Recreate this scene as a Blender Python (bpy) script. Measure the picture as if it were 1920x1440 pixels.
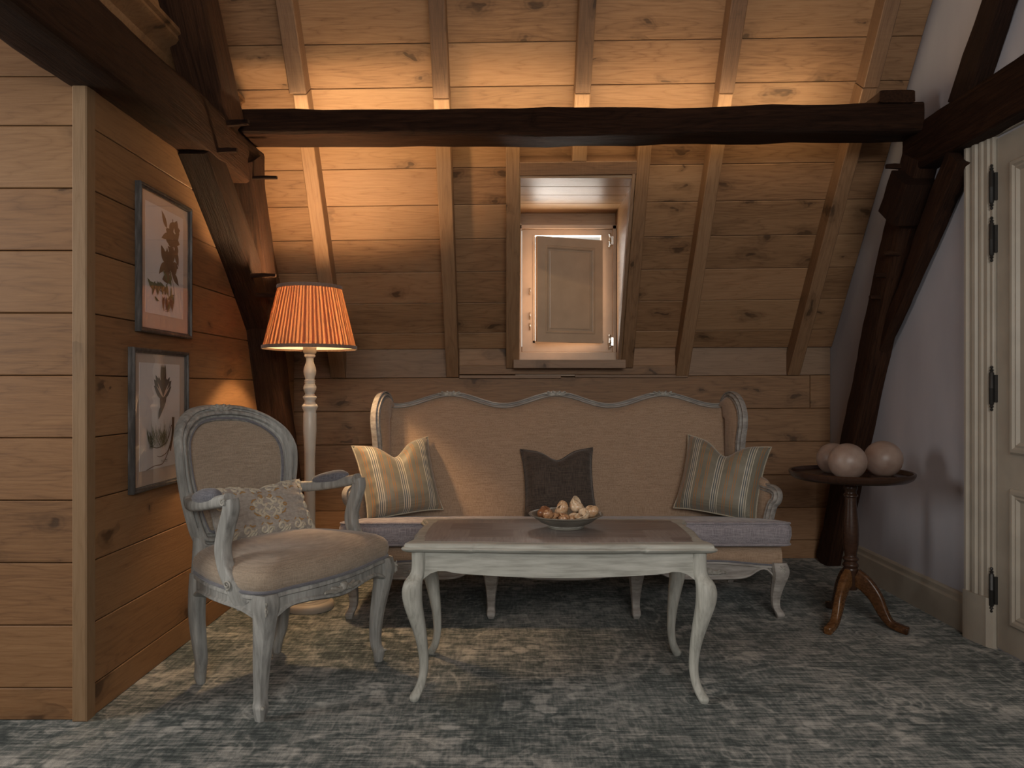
import bpy, math, random
from mathutils import Vector, Matrix, noise
R = random.Random(7)
V = Vector
PI = math.pi
for o in list(bpy.data.objects): bpy.data.objects.remove(o)
scene = bpy.context.scene
COL = scene.collection

# ---------------------------------------------------------------- camera
F, H, HY = 1420.0, 1.05, 726.0          # focal length in px of the 1920 wide frame, eye height, horizon row
cam = bpy.data.objects.new('camera', bpy.data.cameras.new('camera'))
COL.objects.link(cam)
cam.location = (0, 0, H); cam.rotation_euler = (PI/2, 0, 0)
cam.data.sensor_width = 36; cam.data.lens = F/1920*36
cam.data.shift_y = (HY-720)/1920
cam.data.clip_start = .05
scene.camera = cam
# ---------------------------------------------------------------- world, lights, exposure
vs = scene.view_settings
vs.view_transform = 'Standard'; vs.look = 'None'; vs.gamma = 1; vs.use_curve_mapping = False
vs.exposure = 0.22
world = bpy.data.worlds.new('world'); scene.world = world; world.use_nodes = True
bg = world.node_tree.nodes['Background']
bg.inputs[0].default_value = (.95, .90, .80, 1); bg.inputs[1].default_value = .6

def area(name, loc, target, sx, sy, power, color, spread=180):
    l = bpy.data.lights.new(name, 'AREA'); l.shape = 'RECTANGLE'; l.size = sx; l.size_y = sy
    l.energy = power; l.color = color; l.spread = math.radians(spread)
    o = bpy.data.objects.new(name, l); COL.objects.link(o); o.location = loc
    o.rotation_euler = (V(target)-V(loc)).to_track_quat('-Z', 'Y').to_euler()
    return o
# daylight of the windows in the room's other half: in the far left wall and in the wall behind the camera
area('window_left_offscreen', (-3.98, 1.3, 1.75), (0, 1.3, 1.75), 1.2, 1.3, 56, (1, .965, .90))
area('window_rear_offscreen', (.4, -2.58, 2.1), (.4, 3, 2.1), 2.0, 1.3, 96, (1, .97, .91))
# daylight at the dormer window that the picture shows, just outside its pane
area('window_dormer_daylight', (.343, 4.80, 1.66), (.343, 4.0, 1.66), .44, .64, 15, (1, .93, .84))

# ---------------------------------------------------------------- pixels to places
CAM = V((0, 0, H))
def ray(px, py): return V(((px-960)/F, 1, (HY-py)/F))
def at(px, py, Y): return CAM + ray(px, py)*Y
def on_plane(px, py, p0, n):
    d = ray(px, py); return CAM + d*((V(p0)-CAM).dot(n)/d.dot(n))
SL = 1.396
RN = V((0, -SL, -1)).normalized()                    # roof normal, into the room
RB0, RF0 = V((0, 4.79, H)), V((0, 4.666, H))          # roof boards, rafter faces
def on_b(px, py): return on_plane(px, py, RB0, RN)
def on_f(px, py): return on_plane(px, py, RF0, RN)
WY = 4.64                                            # knee wall
WN = V((0, -1, 0))
XL, XR, YC = -1.335, 1.95, 2.387                     # closet side, right wall, closet front

# ---------------------------------------------------------------- mesh helpers
class MB:
    def __init__(s): s.v = []; s.f = []; s.uv = None
    def ring_loft(s, rings, closed=True, cap0=True, cap1=True, wrap=False):
        b = len(s.v); n = len(rings[0])
        for r in rings: s.v.extend(V(p) for p in r)
        m = len(rings)
        for i in range(m if wrap else m-1):
            i2 = (i+1) % m
            for j in range(n if closed else n-1):
                k = (j+1) % n
                s.f.append((b+i*n+j, b+i*n+k, b+i2*n+k, b+i2*n+j))
        if not wrap and closed:
            if cap0: s.f.append(tuple(b+j for j in range(n-1, -1, -1)))
            if cap1: s.f.append(tuple(b+(m-1)*n+j for j in range(n)))
        return s
    def box(s, c, d, m=None):
        b = len(s.v); c = V(c); x, y, z = d[0]/2, d[1]/2, d[2]/2
        for q in ((-x,-y,-z),(x,-y,-z),(x,y,-z),(-x,y,-z),(-x,-y,z),(x,-y,z),(x,y,z),(-x,y,z)):
            q = V(q); q = m @ q if m else q
            s.v.append(c+q)
        for f in ((0,3,2,1),(4,5,6,7),(0,1,5,4),(1,2,6,5),(2,3,7,6),(3,0,4,7)): s.f.append(tuple(b+i for i in f))
        return s
    def poly(s, pts):
        b = len(s.v); s.v.extend(V(p) for p in pts); s.f.append(tuple(range(b, b+len(pts)))); return s
    def slab(s, pts, d):                         # polygon extruded by the vector d
        b = len(s.v); n = len(pts); d = V(d)
        s.v.extend(V(p) for p in pts); s.v.extend(V(p)+d for p in pts)
        s.f.append(tuple(b+i for i in range(n))); s.f.append(tuple(b+n+i for i in range(n-1, -1, -1)))
        for i in range(n): k = (i+1) % n; s.f.append((b+k, b+i, b+n+i, b+n+k))
        return s
    def lathe(s, prof, n=32, c=(0, 0, 0), rf=None):
        c = V(c); rings = []
        for r, z in prof:
            rings.append([c+V((r*math.cos(2*PI*j/n), r*math.sin(2*PI*j/n), z)) for j in range(n)])
        return s.ring_loft(rings)
    def sweep(s, path, prof, N=None, closed=False, sc=None, cap=True):
        path = [V(p) for p in path]; m = len(path); rings = []
        up = None
        for i, p in enumerate(path):
            a = path[(i-1) % m] if (closed or i > 0) else path[i]
            c = path[(i+1) % m] if (closed or i < m-1) else path[i]
            t = (c-a).normalized()
            if N is not None:
                nn = V(N[i]) if isinstance(N, list) else V(N)
                A = t.cross(nn).normalized(); B = A.cross(t).normalized()
            else:
                if up is None:
                    up = V((0, 0, 1)) if abs(t.z) < .9 else V((1, 0, 0))
                B = (up-t*up.dot(t)).normalized(); up = B; A = t.cross(B)
            k = sc[i] if sc else 1
            k = k if isinstance(k, (tuple, list)) else (k, k)
            rings.append([p+A*q[0]*k[0]+B*q[1]*k[1] for q in prof])
        return s.ring_loft(rings, wrap=closed, cap0=cap, cap1=cap)
    def build(s, name, mat, parent=None, smooth=True, ang=38, loc=None, mw=None, uv=None, kind=None):
        me = bpy.data.meshes.new(name)
        me.from_pydata([tuple(v) for v in s.v], [], s.f)
        if uv:
            l = me.uv_layers.new(name='UVMap')
            for lp in me.loops: l.data[lp.index].uv = uv[lp.vertex_index]
        me.validate(); fixn(me)
        if smooth:
            me.shade_smooth(); me.set_sharp_from_angle(angle=math.radians(ang))
        me.materials.append(mat)
        o = bpy.data.objects.new(name, me); COL.objects.link(o)
        if mw is not None: o.matrix_world = mw
        if loc is not None: o.location = loc
        if parent: o.parent = parent
        if kind: o['kind'] = kind
        return o
def fixn(me):
    import bmesh
    bm = bmesh.new(); bm.from_mesh(me); bmesh.ops.recalc_face_normals(bm, faces=bm.faces); bm.to_mesh(me); bm.free()
def circ(r, n=10, sx=1, sy=1): return [(r*sx*math.cos(2*PI*j/n), r*sy*math.sin(2*PI*j/n)) for j in range(n)]
def rrect(w, h, b=.2, n=3):                       # rounded rectangle section
    b = min(w, h)*b; out = []
    for cx, cy, a0 in ((w/2-b, h/2-b, 0), (-w/2+b, h/2-b, 90), (-w/2+b, -h/2+b, 180), (w/2-b, -h/2+b, 270)):
        for k in range(n+1):
            a = math.radians(a0+90*k/n); out.append((cx+b*math.cos(a), cy+b*math.sin(a)))
    return out
def spline(pts, n=8, closed=False):
    pts = [V(p) for p in pts]; m = len(pts); out = []
    for i in range(m if closed else m-1):
        g = (lambda k: pts[k % m]) if closed else (lambda k: pts[max(0, min(m-1, k))])
        p0, p1, p2, p3 = g(i-1), g(i), g(i+1), g(i+2)
        for j in range(n):
            t = j/n
            out.append(.5*((2*p1)+(p2-p0)*t+(2*p0-5*p1+4*p2-p3)*t*t+(3*p1-p0-3*p2+p3)*t**3))
    if not closed: out.append(pts[-1])
    return out
def empty(name, loc=(0, 0, 0), rz=0):
    o = bpy.data.objects.new(name, None); COL.objects.link(o); o.location = loc; o.rotation_euler = (0, 0, rz)
    o.empty_display_size = .1; return o
def tag(o, label=None, cat=None, group=None, kind=None):
    if label: o['label'] = label
    if cat: o['category'] = cat
    if group: o['group'] = group
    if kind: o['kind'] = kind
    return o
def frame_of(x, z, c):                            # matrix with local x along x and local z along z
    x = V(x).normalized(); z = V(z); z = (z-x*z.dot(x)).normalized(); y = z.cross(x)
    m = Matrix((x, y, z)).transposed().to_4x4(); m.translation = c; return m
def plank(name, bl, br, tr, tl, n, th, mat, parent, gap=.0015, bev=.0025):
    """one board: four corners of its face, n points to the viewer, th is its thickness"""
    pts = [V(p) for p in (bl, br, tr, tl)]
    c = sum(pts, V())/4; mw = frame_of(pts[1]-pts[0]+pts[2]-pts[3], n, c); inv = mw.inverted()
    q = [inv @ p for p in pts]
    q = [V((p.x-math.copysign(gap, p.x), p.y-math.copysign(gap, p.y), 0)) for p in q]
    ins = [V((p.x-math.copysign(bev, p.x), p.y-math.copysign(bev, p.y), 0)) for p in q]
    mb = MB(); mb.v = ins+[p-V((0, 0, bev*.8)) for p in q]+[p-V((0, 0, th)) for p in q]
    mb.f = [(0, 1, 2, 3)]
    for k in range(2):
        for i in range(4): j = (i+1) % 4; mb.f.append((4*k+i, 4*k+4+i, 4*k+4+j, 4*k+j))
    mb.f.append((11, 10, 9, 8))
    return mb.build(name, mat, parent, smooth=False, mw=mw)
def timber(name, path, w, h, up, mat, parent=None, rough=.006, seg=.06, bev=.16, seed=0, taper=None):
    """hewn beam: a path swept with an uneven rounded section, local x along its length"""
    path = [V(p) for p in path]
    L = sum((path[i+1]-path[i]).length for i in range(len(path)-1))
    n = max(2, int(L/seg)); pts = []
    if len(path) == 2: pts = [path[0].lerp(path[1], i/n) for i in range(n+1)]
    else:
        sp_ = spline(path, 12); pts = sp_
    x = path[-1]-path[0]; mw = frame_of(x, up, (path[0]+path[-1])/2); inv = mw.inverted()
    pts = [inv @ p for p in pts]
    sec = rrect(1, 1, bev, 2)
    # split long flats so that they can be uneven
    sec2 = []
    for i in range(len(sec)):
        a, b = sec[i], sec[(i+1) % len(sec)]
        sec2.append(a)
        if math.hypot(a[0]-b[0], a[1]-b[1]) > .4:
            sec2 += [(a[0]+(b[0]-a[0])*k/4, a[1]+(b[1]-a[1])*k/4) for k in (1, 2, 3)]
    rings = []
    for i, p in enumerate(pts):
        t = i/(len(pts)-1)
        a = pts[max(0, i-1)]; c = pts[min(len(pts)-1, i+1)]; T = (c-a).normalized()
        B = V((0, 0, 1)); B = (B-T*B.dot(T)).normalized(); A = B.cross(T)
        k = 1 if taper is None else taper[0]+(taper[1]-taper[0])*t
        ring = []
        for q in sec2:
            pt = p+A*q[0]*w*k+B*q[1]*h*k
            d = noise.noise(pt*V((3, 3, 3)).x+V((seed*7.3, 0, 0)))+.5*noise.noise(pt*14+V((0, seed*3.1, 0)))
            ring.append(pt+(A*q[0]+B*q[1]).normalized()*d*rough)
        rings.append(ring)
    return MB().ring_loft(rings).build(name, mat, parent, mw=mw, ang=40)

# ---------------------------------------------------------------- materials
class NT:
    def __init__(s, name):
        s.m = bpy.data.materials.new(name); s.m.use_nodes = True; s.t = s.m.node_tree
        s.b = s.t.nodes['Principled BSDF']; s.out = s.t.nodes['Material Output']
    def n(s, ty, ins=None, **kw):
        nd = s.t.nodes.new(ty)
        for k, v in kw.items(): setattr(nd, k, v)
        for k, v in (ins or {}).items(): s.set(nd.inputs[k], v)
        return nd
    def set(s, sock, v):
        if isinstance(v, bpy.types.NodeSocket): s.t.links.new(v, sock)
        elif isinstance(v, bpy.types.Node): s.t.links.new(v.outputs[0], sock)
        else: sock.default_value = v
    def math(s, op, a, b=0, c=0, clamp=False):
        nd = s.n('ShaderNodeMath', {0: a, 1: b, 2: c}, operation=op, use_clamp=clamp); return nd.outputs[0]
    def vmath(s, op, a, b=(0, 0, 0)):
        nd = s.n('ShaderNodeVectorMath', operation=op); s.set(nd.inputs[0], a); s.set(nd.inputs[1], b); return nd.outputs[0]
    def noise(s, vec, scale=1, detail=3, rough=.5, dist=0):
        return s.n('ShaderNodeTexNoise', {'Vector': vec, 'Scale': scale, 'Detail': detail, 'Roughness': rough, 'Distortion': dist}).outputs[0]
    def ramp(s, fac, stops):
        nd = s.n('ShaderNodeValToRGB', {0: fac}); cr = nd.color_ramp
        while len(cr.elements) < len(stops): cr.elements.new(.5)
        for e, (p, c) in zip(cr.elements, stops):
            e.position = p; e.color = (c, c, c, 1) if isinstance(c, (int, float)) else (*c, 1)
        return nd.outputs[0]
    def mix(s, fac, a, b, mode='MIX'):
        nd = s.n('ShaderNodeMix', data_type='RGBA', blend_type=mode); s.set(nd.inputs[0], fac)
        s.set(nd.inputs[6], a if not isinstance(a, tuple) else (*a, 1)); s.set(nd.inputs[7], b if not isinstance(b, tuple) else (*b, 1))
        return nd.outputs[2]
    def obj(s): return s.n('ShaderNodeTexCoord').outputs['Object']
    def uv(s): return s.n('ShaderNodeTexCoord').outputs['UV']
    def rnd(s): return s.n('ShaderNodeObjectInfo').outputs['Random']
    def bump(s, h, st=.3, dist=.01):
        nd = s.n('ShaderNodeBump', {'Strength': st, 'Distance': dist, 'Height': h}); s.set(s.b.inputs['Normal'], nd.outputs[0])
    def fin(s, col=None, rough=None, metal=0, spec=.5, sheen=0):
        if col is not None: s.set(s.b.inputs['Base Color'], col if not isinstance(col, tuple) else (*col, 1))
        if rough is not None: s.set(s.b.inputs['Roughness'], rough)
        s.b.inputs['Metallic'].default_value = metal; s.b.inputs['Specular IOR Level'].default_value = spec
        if sheen: s.b.inputs['Sheen Weight'].default_value = sheen
        return s.m
def oak(name, dark, mid, light, rough=.55, knots=.5, var=.35, bump=.25, grain=1.0, saw=0, bd=.004, spec=.35):
    s = NT(name); r = s.rnd()
    off = s.n('ShaderNodeCombineXYZ', {0: s.math('MULTIPLY', r, 71.3), 1: s.math('MULTIPLY', r, 37.7), 2: s.math('MULTIPLY', r, 13.1)}).outputs[0]
    v = s.vmath('ADD', s.obj(), off)
    warp = s.noise(s.vmath('MULTIPLY', v, (3, 9, 9)), 1, 2)
    vw = s.vmath('ADD', v, s.vmath('MULTIPLY', s.n('ShaderNodeCombineXYZ', {1: warp, 2: warp}).outputs[0], (0, .02, .02)))
    fine = s.noise(s.vmath('MULTIPLY', vw, (6*grain, 170*grain, 170*grain)), 1, 6, .75)
    body = s.noise(s.vmath('MULTIPLY', vw, (.9, 8, 8)), 1, 3, .5)
    bands = s.math('POWER', s.math('ABSOLUTE', s.math('SINE', s.math('MULTIPLY', body, 48))), .35)
    # knots: a few cells of a stretched Voronoi pattern
    kv = s.vmath('ADD', s.vmath('MULTIPLY', v, (3.6, 7.5, 2.0)), s.vmath('MULTIPLY', s.n('ShaderNodeTexNoise', {'Vector': s.vmath('MULTIPLY', v, (9, 16, 9)), 'Scale': 1.0, 'Detail': 2}).outputs[1], (.75, .75, 0)))
    vo = s.n('ShaderNodeTexVoronoi', {'Vector': kv, 'Scale': 1.0}, voronoi_dimensions='2D')
    pick = s.math('GREATER_THAN', s.n('ShaderNodeSeparateColor', {0: vo.outputs['Color']}).outputs[0], 1-knots*.42)
    kd = s.math('DIVIDE', vo.outputs['Distance'], s.math('ADD', .45, s.math('MULTIPLY', s.n('ShaderNodeSeparateColor', {0: vo.outputs['Color']}).outputs[1], 1.1)))
    core = s.math('MULTIPLY', s.ramp(kd, [(.0, 1), (.36, .55), (.42, 0)]) if False else s.ramp(kd, [(.05, 1), (.10, .45), (.34, 0)]), pick)
    t = s.math('ADD', s.math('MULTIPLY', fine, .55), s.math('ADD', s.math('MULTIPLY', body, .22), s.math('MULTIPLY', s.math('SUBTRACT', bands, .3), .15)))
    t = s.math('ADD', t, s.math('MULTIPLY', s.math('SINE', s.math('MULTIPLY', kd, 60)), s.math('MULTIPLY', core, .12)))
    t = s.math('ADD', t, s.math('MULTIPLY', s.math('SUBTRACT', r, .5), var*.5))
    col = s.ramp(t, [(.18, dark), (.45, mid), (.72, light)])
    col = s.mix(s.math('MULTIPLY', core, .8), col, tuple(c*.3 for c in dark))
    tint = s.math('FRACT', s.math('MULTIPLY', r, 91.7))
    col = s.mix(s.math('MULTIPLY', tint, .35), col, s.mix(1.0, col, (.80, .86, .84), 'MULTIPLY'))
    h = s.math('SUBTRACT', fine, s.math('MULTIPLY', core, .6))
    if saw:
        sw = s.noise(s.vmath('MULTIPLY', v, (190, 3, 3)), 1, 2); h = s.math('ADD', h, s.math('MULTIPLY', sw, saw))
        col = s.mix(s.math('MULTIPLY', sw, .5*min(1, saw)), col, dark)
    s.bump(h, bump, bd)
    return s.fin(col, s.math('ADD', rough-.08, s.math('MULTIPLY', fine, .16)), spec=spec)
M = {}
M['oak_wall'] = oak('oak_wall', (.098, .044, .018), (.22, .111, .048), (.31, .172, .081), knots=.4)
M['oak_front'] = M['oak_wall']
M['oak_roof'] = oak('oak_roof', (.12, .058, .027), (.275, .15, .076), (.39, .23, .125), knots=.95)
M['oak_back'] = M['oak_roof']
M['oak_pale'] = oak('oak_pale', (.12, .068, .04), (.235, .145, .09), (.32, .205, .135), knots=.5)
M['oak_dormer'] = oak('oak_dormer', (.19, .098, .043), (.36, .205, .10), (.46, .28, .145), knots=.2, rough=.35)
M['rafter'] = oak('rafter', (.115, .06, .03), (.235, .132, .07), (.335, .20, .11), knots=.35, bump=.4)
M['rafter_sawn'] = oak('rafter_sawn', (.085, .046, .028), (.19, .105, .06), (.30, .175, .10), knots=.3, saw=.7, bump=.5)
M['timber'] = oak('timber', (.006, .0028, .0017), (.027, .0118, .0068), (.075, .033, .017), knots=.25, bump=1.0, rough=.62, grain=.55, bd=.014, spec=.12)
M['post'] = oak('post', (.12, .068, .033), (.22, .13, .066), (.28, .175, .097), knots=.1)
M['mahogany'] = oak('mahogany', (.016, .008, .005), (.035, .016, .010), (.065, .032, .019), knots=.0, rough=.25, bump=.1, grain=1.5, var=.1)
M['mahogany_leg'] = oak('mahogany_leg', (.02, .008, .0035), (.085, .036, .014), (.22, .105, .04), knots=.3, rough=.27, bump=.1, grain=.5)
def washed(name, a, b, c, stretch=(60, 60, 6), rough=.55):
    s = NT(name); v = s.obj()
    g = s.noise(s.vmath('MULTIPLY', v, stretch), 1, 4, .6); l = s.noise(v, 7, 3)
    t = s.math('ADD', s.math('MULTIPLY', g, .7), s.math('MULTIPLY', l, .3))
    s.bump(g, .2, .003)
    return s.fin(s.ramp(t, [(.30, a), (.5, b), (.7, c)]), rough, spec=.35)
M['wash_chair'] = washed('wash_chair', (.15, .148, .14), (.28, .28, .265), (.41, .41, .39))
M['wash_sofa'] = washed('wash_sofa', (.17, .155, .14), (.30, .28, .26), (.44, .42, .39), (9, 60, 60))
M['wash_carve'] = washed('wash_carve', (.16, .15, .13), (.30, .29, .26), (.47, .46, .42), (60, 60, 60))
M['wash_table'] = washed('wash_table', (.24, .24, .21), (.39, .39, .35), (.50, .50, .455), (8, 90, 90))
M['wash_table_leg'] = washed('wash_table_leg', (.24, .24, .21), (.39, .39, .35), (.50, .50, .455), (90, 90, 7))
def parquet():
    s = NT('table_parquet'); v = s.obj()
    br = s.n('ShaderNodeTexBrick', {'Vector': v, 'Color1': (.0, 0, 0, 1), 'Color2': (1, 1, 1, 1), 'Mortar': (.35, .35, .35, 1), 'Scale': 1.0,
        'Mortar Size': .0006, 'Brick Width': .155, 'Row Height': .13}, offset=.5)
    tone = s.n('ShaderNodeSeparateColor', {0: br.outputs[0]}).outputs[0]
    g1 = s.noise(s.vmath('MULTIPLY', v, (9, 120, 9)), 1, 4, .6); g2 = s.noise(s.vmath('MULTIPLY', v, (120, 9, 9)), 1, 4, .6)
    g = s.mix(s.math('GREATER_THAN', tone, .5), g1, g2)
    gg = s.n('ShaderNodeSeparateColor', {0: g}).outputs[0]
    t = s.math('ADD', s.math('MULTIPLY', gg, .6), s.math('MULTIPLY', tone, .22))
    return s.fin(s.ramp(t, [(.25, (.17, .14, .13)), (.45, (.26, .225, .21)), (.7, (.35, .31, .295))]), .38, spec=.45)
M['parquet'] = parquet()
def linen(name, a, b, sc=1.0, rough=.9, sheen=.25):
    s = NT(name); v = s.obj()
    w1 = s.noise(s.vmath('MULTIPLY', v, (18*sc, 18*sc, 420*sc)), 1, 2); w2 = s.noise(s.vmath('MULTIPLY', v, (420*sc, 420*sc, 18*sc)), 1, 2)
    t = s.math('ADD', s.math('MULTIPLY', w1, .5), s.math('MULTIPLY', w2, .5))
    s.bump(t, .35, .002)
    return s.fin(s.ramp(t, [(.36, a), (.62, b)]), rough, spec=.2, sheen=sheen)
M['linen_sofa'] = linen('linen_sofa', (.26, .175, .115), (.40, .285, .20))
M['linen_chair'] = linen('linen_chair', (.24, .188, .138), (.38, .305, .232))
M['linen_back'] = M['linen_chair']
M['tweed'] = linen('tweed', (.14, .125, .145), (.36, .33, .35), 1.6)
M['arm_pad'] = linen('arm_pad', (.07, .07, .085), (.19, .19, .215), 1.4)
M['brown_linen'] = linen('brown_linen', (.035, .028, .024), (.10, .078, .064), .8)
M['gimp'] = linen('gimp', (.10, .10, .12), (.18, .18, .20), 1.5)
def silk():
    s = NT('striped_silk'); uv = s.uv(); u = s.n('ShaderNodeSeparateXYZ', {0: uv}).outputs[0]
    base = s.mix(s.noise(s.vmath('MULTIPLY', s.obj(), (6, 200, 6)), 1, 2), (.13, .125, .10), (.27, .25, .19))
    def lines(offs, wd):
        acc = None
        for o in offs:
            d = s.math('LESS_THAN', s.math('ABSOLUTE', s.math('SUBTRACT', u, o)), wd)
            acc = d if acc is None else s.math('MAXIMUM', acc, d)
        return acc
    w = lines([.13, .155, .18, .205, .455, .48, .505, .53, .80, .825, .85, .875], .0045)
    g = lines([.25, .275, .345, .37, .60, .625, .69, .715, .94, .965, .05, .075], .0042)
    b = lines([.492, .468, .143, .168, .838, .812], .009)
    col = s.mix(s.math('MULTIPLY', b, .8), base, (.10, .12, .13))
    col = s.mix(g, col, (.36, .17, .06)); col = s.mix(w, col, (.55, .50, .40))
    return s.fin(col, .5, spec=.35, sheen=.3)
M['silk'] = silk()
M['piping'] = linen('piping', (.30, .26, .19), (.46, .41, .32), 2)
def brocade():
    s = NT('brocade_ground'); v = s.obj(); n1 = s.noise(v, 70, 3); n2 = s.noise(s.vmath('MULTIPLY', v, (30, 300, 300)), 1, 2)
    t = s.math('ADD', s.math('MULTIPLY', n1, .6), s.math('MULTIPLY', n2, .4)); s.bump(t, .4, .002)
    return s.fin(s.ramp(t, [(.35, (.27, .245, .215)), (.65, (.42, .385, .345))]), .75, spec=.3, sheen=.3)
M['brocade'] = brocade()
M['thread'] = linen('thread', (.40, .35, .26), (.62, .57, .46), 3)
M['thread_gold'] = linen('thread_gold', (.28, .16, .06), (.42, .26, .11), 3)
def plaster():
    s = NT('plaster'); v = s.obj(); n1 = s.noise(s.vmath('MULTIPLY', v, (3, 3, 1.2)), 1, 4); n2 = s.noise(v, 60, 2)
    s.bump(s.math('ADD', n1, s.math('MULTIPLY', n2, .2)), .12, .01)
    return s.fin(s.ramp(n1, [(.3, (.34, .335, .375)), (.7, (.43, .42, .46))]), .8, spec=.25)
M['plaster'] = plaster()
def paint(name, c, rough=.4, amt=.08):
    s = NT(name); n1 = s.noise(s.obj(), 9, 4); s.bump(s.noise(s.obj(), 160, 2), .06, .002)
    return s.fin(s.ramp(n1, [(.3, tuple(x*(1-amt) for x in c)), (.7, tuple(min(1, x*(1+amt)) for x in c))]), rough, spec=.4)
M['door_paint'] = paint('door_paint', (.33, .295, .245))
M['base_paint'] = M['door_paint']
M['frame_paint'] = paint('frame_paint', (.42, .30, .205), .42)
M['shutter_paint'] = M['frame_paint']
M['lamp_paint'] = paint('lamp_paint', (.50, .46, .40), .35)
M['lamp_base'] = M['lamp_paint']
M['iron'] = paint('iron', (.018, .017, .016), .4)
M['steel'] = NT('steel').fin((.55, .52, .48), .25, metal=1)
M['pewter'] = paint('pewter', (.17, .16, .135), .28, .25)
M['paper'] = paint('paper', (.66, .63, .62), .8, .03)
M['mat_board'] = paint('mat_board', (.52, .43, .36), .8, .03)
M['pic_frame'] = washed('pic_frame', (.02, .018, .016), (.05, .045, .042), (.13, .12, .115), (60, 60, 9), .4)
M['ink_brown'] = paint('ink_brown', (.15, .085, .045), .8, .4)
M['ink_green'] = paint('ink_green', (.13, .13, .06), .8, .3)
M['ink_grey'] = paint('ink_grey', (.085, .075, .068), .8, .45)
M['ink_line'] = paint('ink_line', (.12, .11, .10), .8)
M['backing'] = paint('backing', (.16, .09, .05), .9)
M['cable'] = paint('cable', (.42, .37, .30), .4)
def shell():
    s = NT('shell'); u = s.n('ShaderNodeSeparateXYZ', {0: s.uv()}).outputs[0]; r = s.rnd()
    n1 = s.noise(s.vmath('MULTIPLY', s.uv(), (14, 5, 1)), 1, 3, .6)
    t = s.math('ADD', s.math('MULTIPLY', n1, .8), s.math('MULTIPLY', s.math('SUBTRACT', r, .5), .5))
    return s.fin(s.ramp(t, [(.25, (.24, .10, .045)), (.42, (.50, .29, .15)), (.62, (.66, .51, .35))]), .3, spec=.5)
M['shell'] = shell()
def frosted():
    s = NT('frosted_glass'); b = s.b
    n1 = s.noise(s.vmath('MULTIPLY', s.obj(), (14, 14, 14)), 1, 4)
    s.fin(s.ramp(n1, [(.3, (.29, .20, .16)), (.7, (.44, .335, .285))]), .42, spec=.5)
    b.inputs['Transmission Weight'].default_value = .35; b.inputs['Subsurface Weight'].default_value = .35
    b.inputs['Subsurface Radius'].default_value = (.05, .03, .02); b.inputs['Subsurface Scale'].default_value = 1
    return s.m
M['frosted'] = frosted()
def thin_glass():
    s = NT('pane_glass'); t = s.t
    tr = s.n('ShaderNodeBsdfTransparent'); gl = s.n('ShaderNodeBsdfGlossy', {'Roughness': .02})
    ge = s.n('ShaderNodeNewGeometry'); dt = s.n('ShaderNodeVectorMath', {0: ge.outputs['Normal'], 1: ge.outputs['Incoming']}, operation='DOT_PRODUCT').outputs['Value']
    fr = s.math('MULTIPLY_ADD', s.math('POWER', s.math('SUBTRACT', 1, s.math('ABSOLUTE', dt)), 5),   .90, .11, clamp=True)      # two faces of a thin pane
    mx = s.n('ShaderNodeMixShader', {0: fr, 1: tr.outputs[0], 2: gl.outputs[0]})
    t.links.new(mx.outputs[0], s.out.inputs[0]); return s.m
M['glass'] = thin_glass()
def shade_cloth():
    s = NT('pleated_shade')
    wv = s.noise(s.vmath('MULTIPLY', s.obj(), (300, 300, 300)), 1, 2)
    col = s.ramp(wv, [(.3, (.56, .29, .17)), (.7, (.64, .36, .22))])
    dif = s.n('ShaderNodeBsdfDiffuse', {'Color': col}); trl = s.n('ShaderNodeBsdfTranslucent', {'Color': col})
    mx = s.n('ShaderNodeMixShader', {0: .72, 1: dif.outputs[0], 2: trl.outputs[0]})
    s.t.links.new(mx.outputs[0], s.out.inputs[0]); return s.m
M['shade'] = shade_cloth()
def lining():
    s = NT('shade_lining'); d = s.n('ShaderNodeBsdfDiffuse', {'Color': (.86, .80, .70, 1)}); t = s.n('ShaderNodeBsdfTranslucent', {'Color': (.86, .78, .64, 1)})
    mx = s.n('ShaderNodeMixShader', {0: .58, 1: d.outputs[0], 2: t.outputs[0]}); s.t.links.new(mx.outputs[0], s.out.inputs[0]); return s.m
M['lining'] = lining()
M['shade_trim'] = linen('shade_trim', (.16, .10, .075), (.24, .16, .12), 2)
def emit(name, c, st):
    s = NT(name); e = s.n('ShaderNodeEmission', {'Color': (*c, 1), 'Strength': st}); s.t.links.new(e.outputs[0], s.out.inputs[0]); return s.m
M['bulb'] = emit('bulb_glow', (1, .62, .28), 14)
M['led'] = emit('led_glow', (1, .72, .40), 52)
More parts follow.
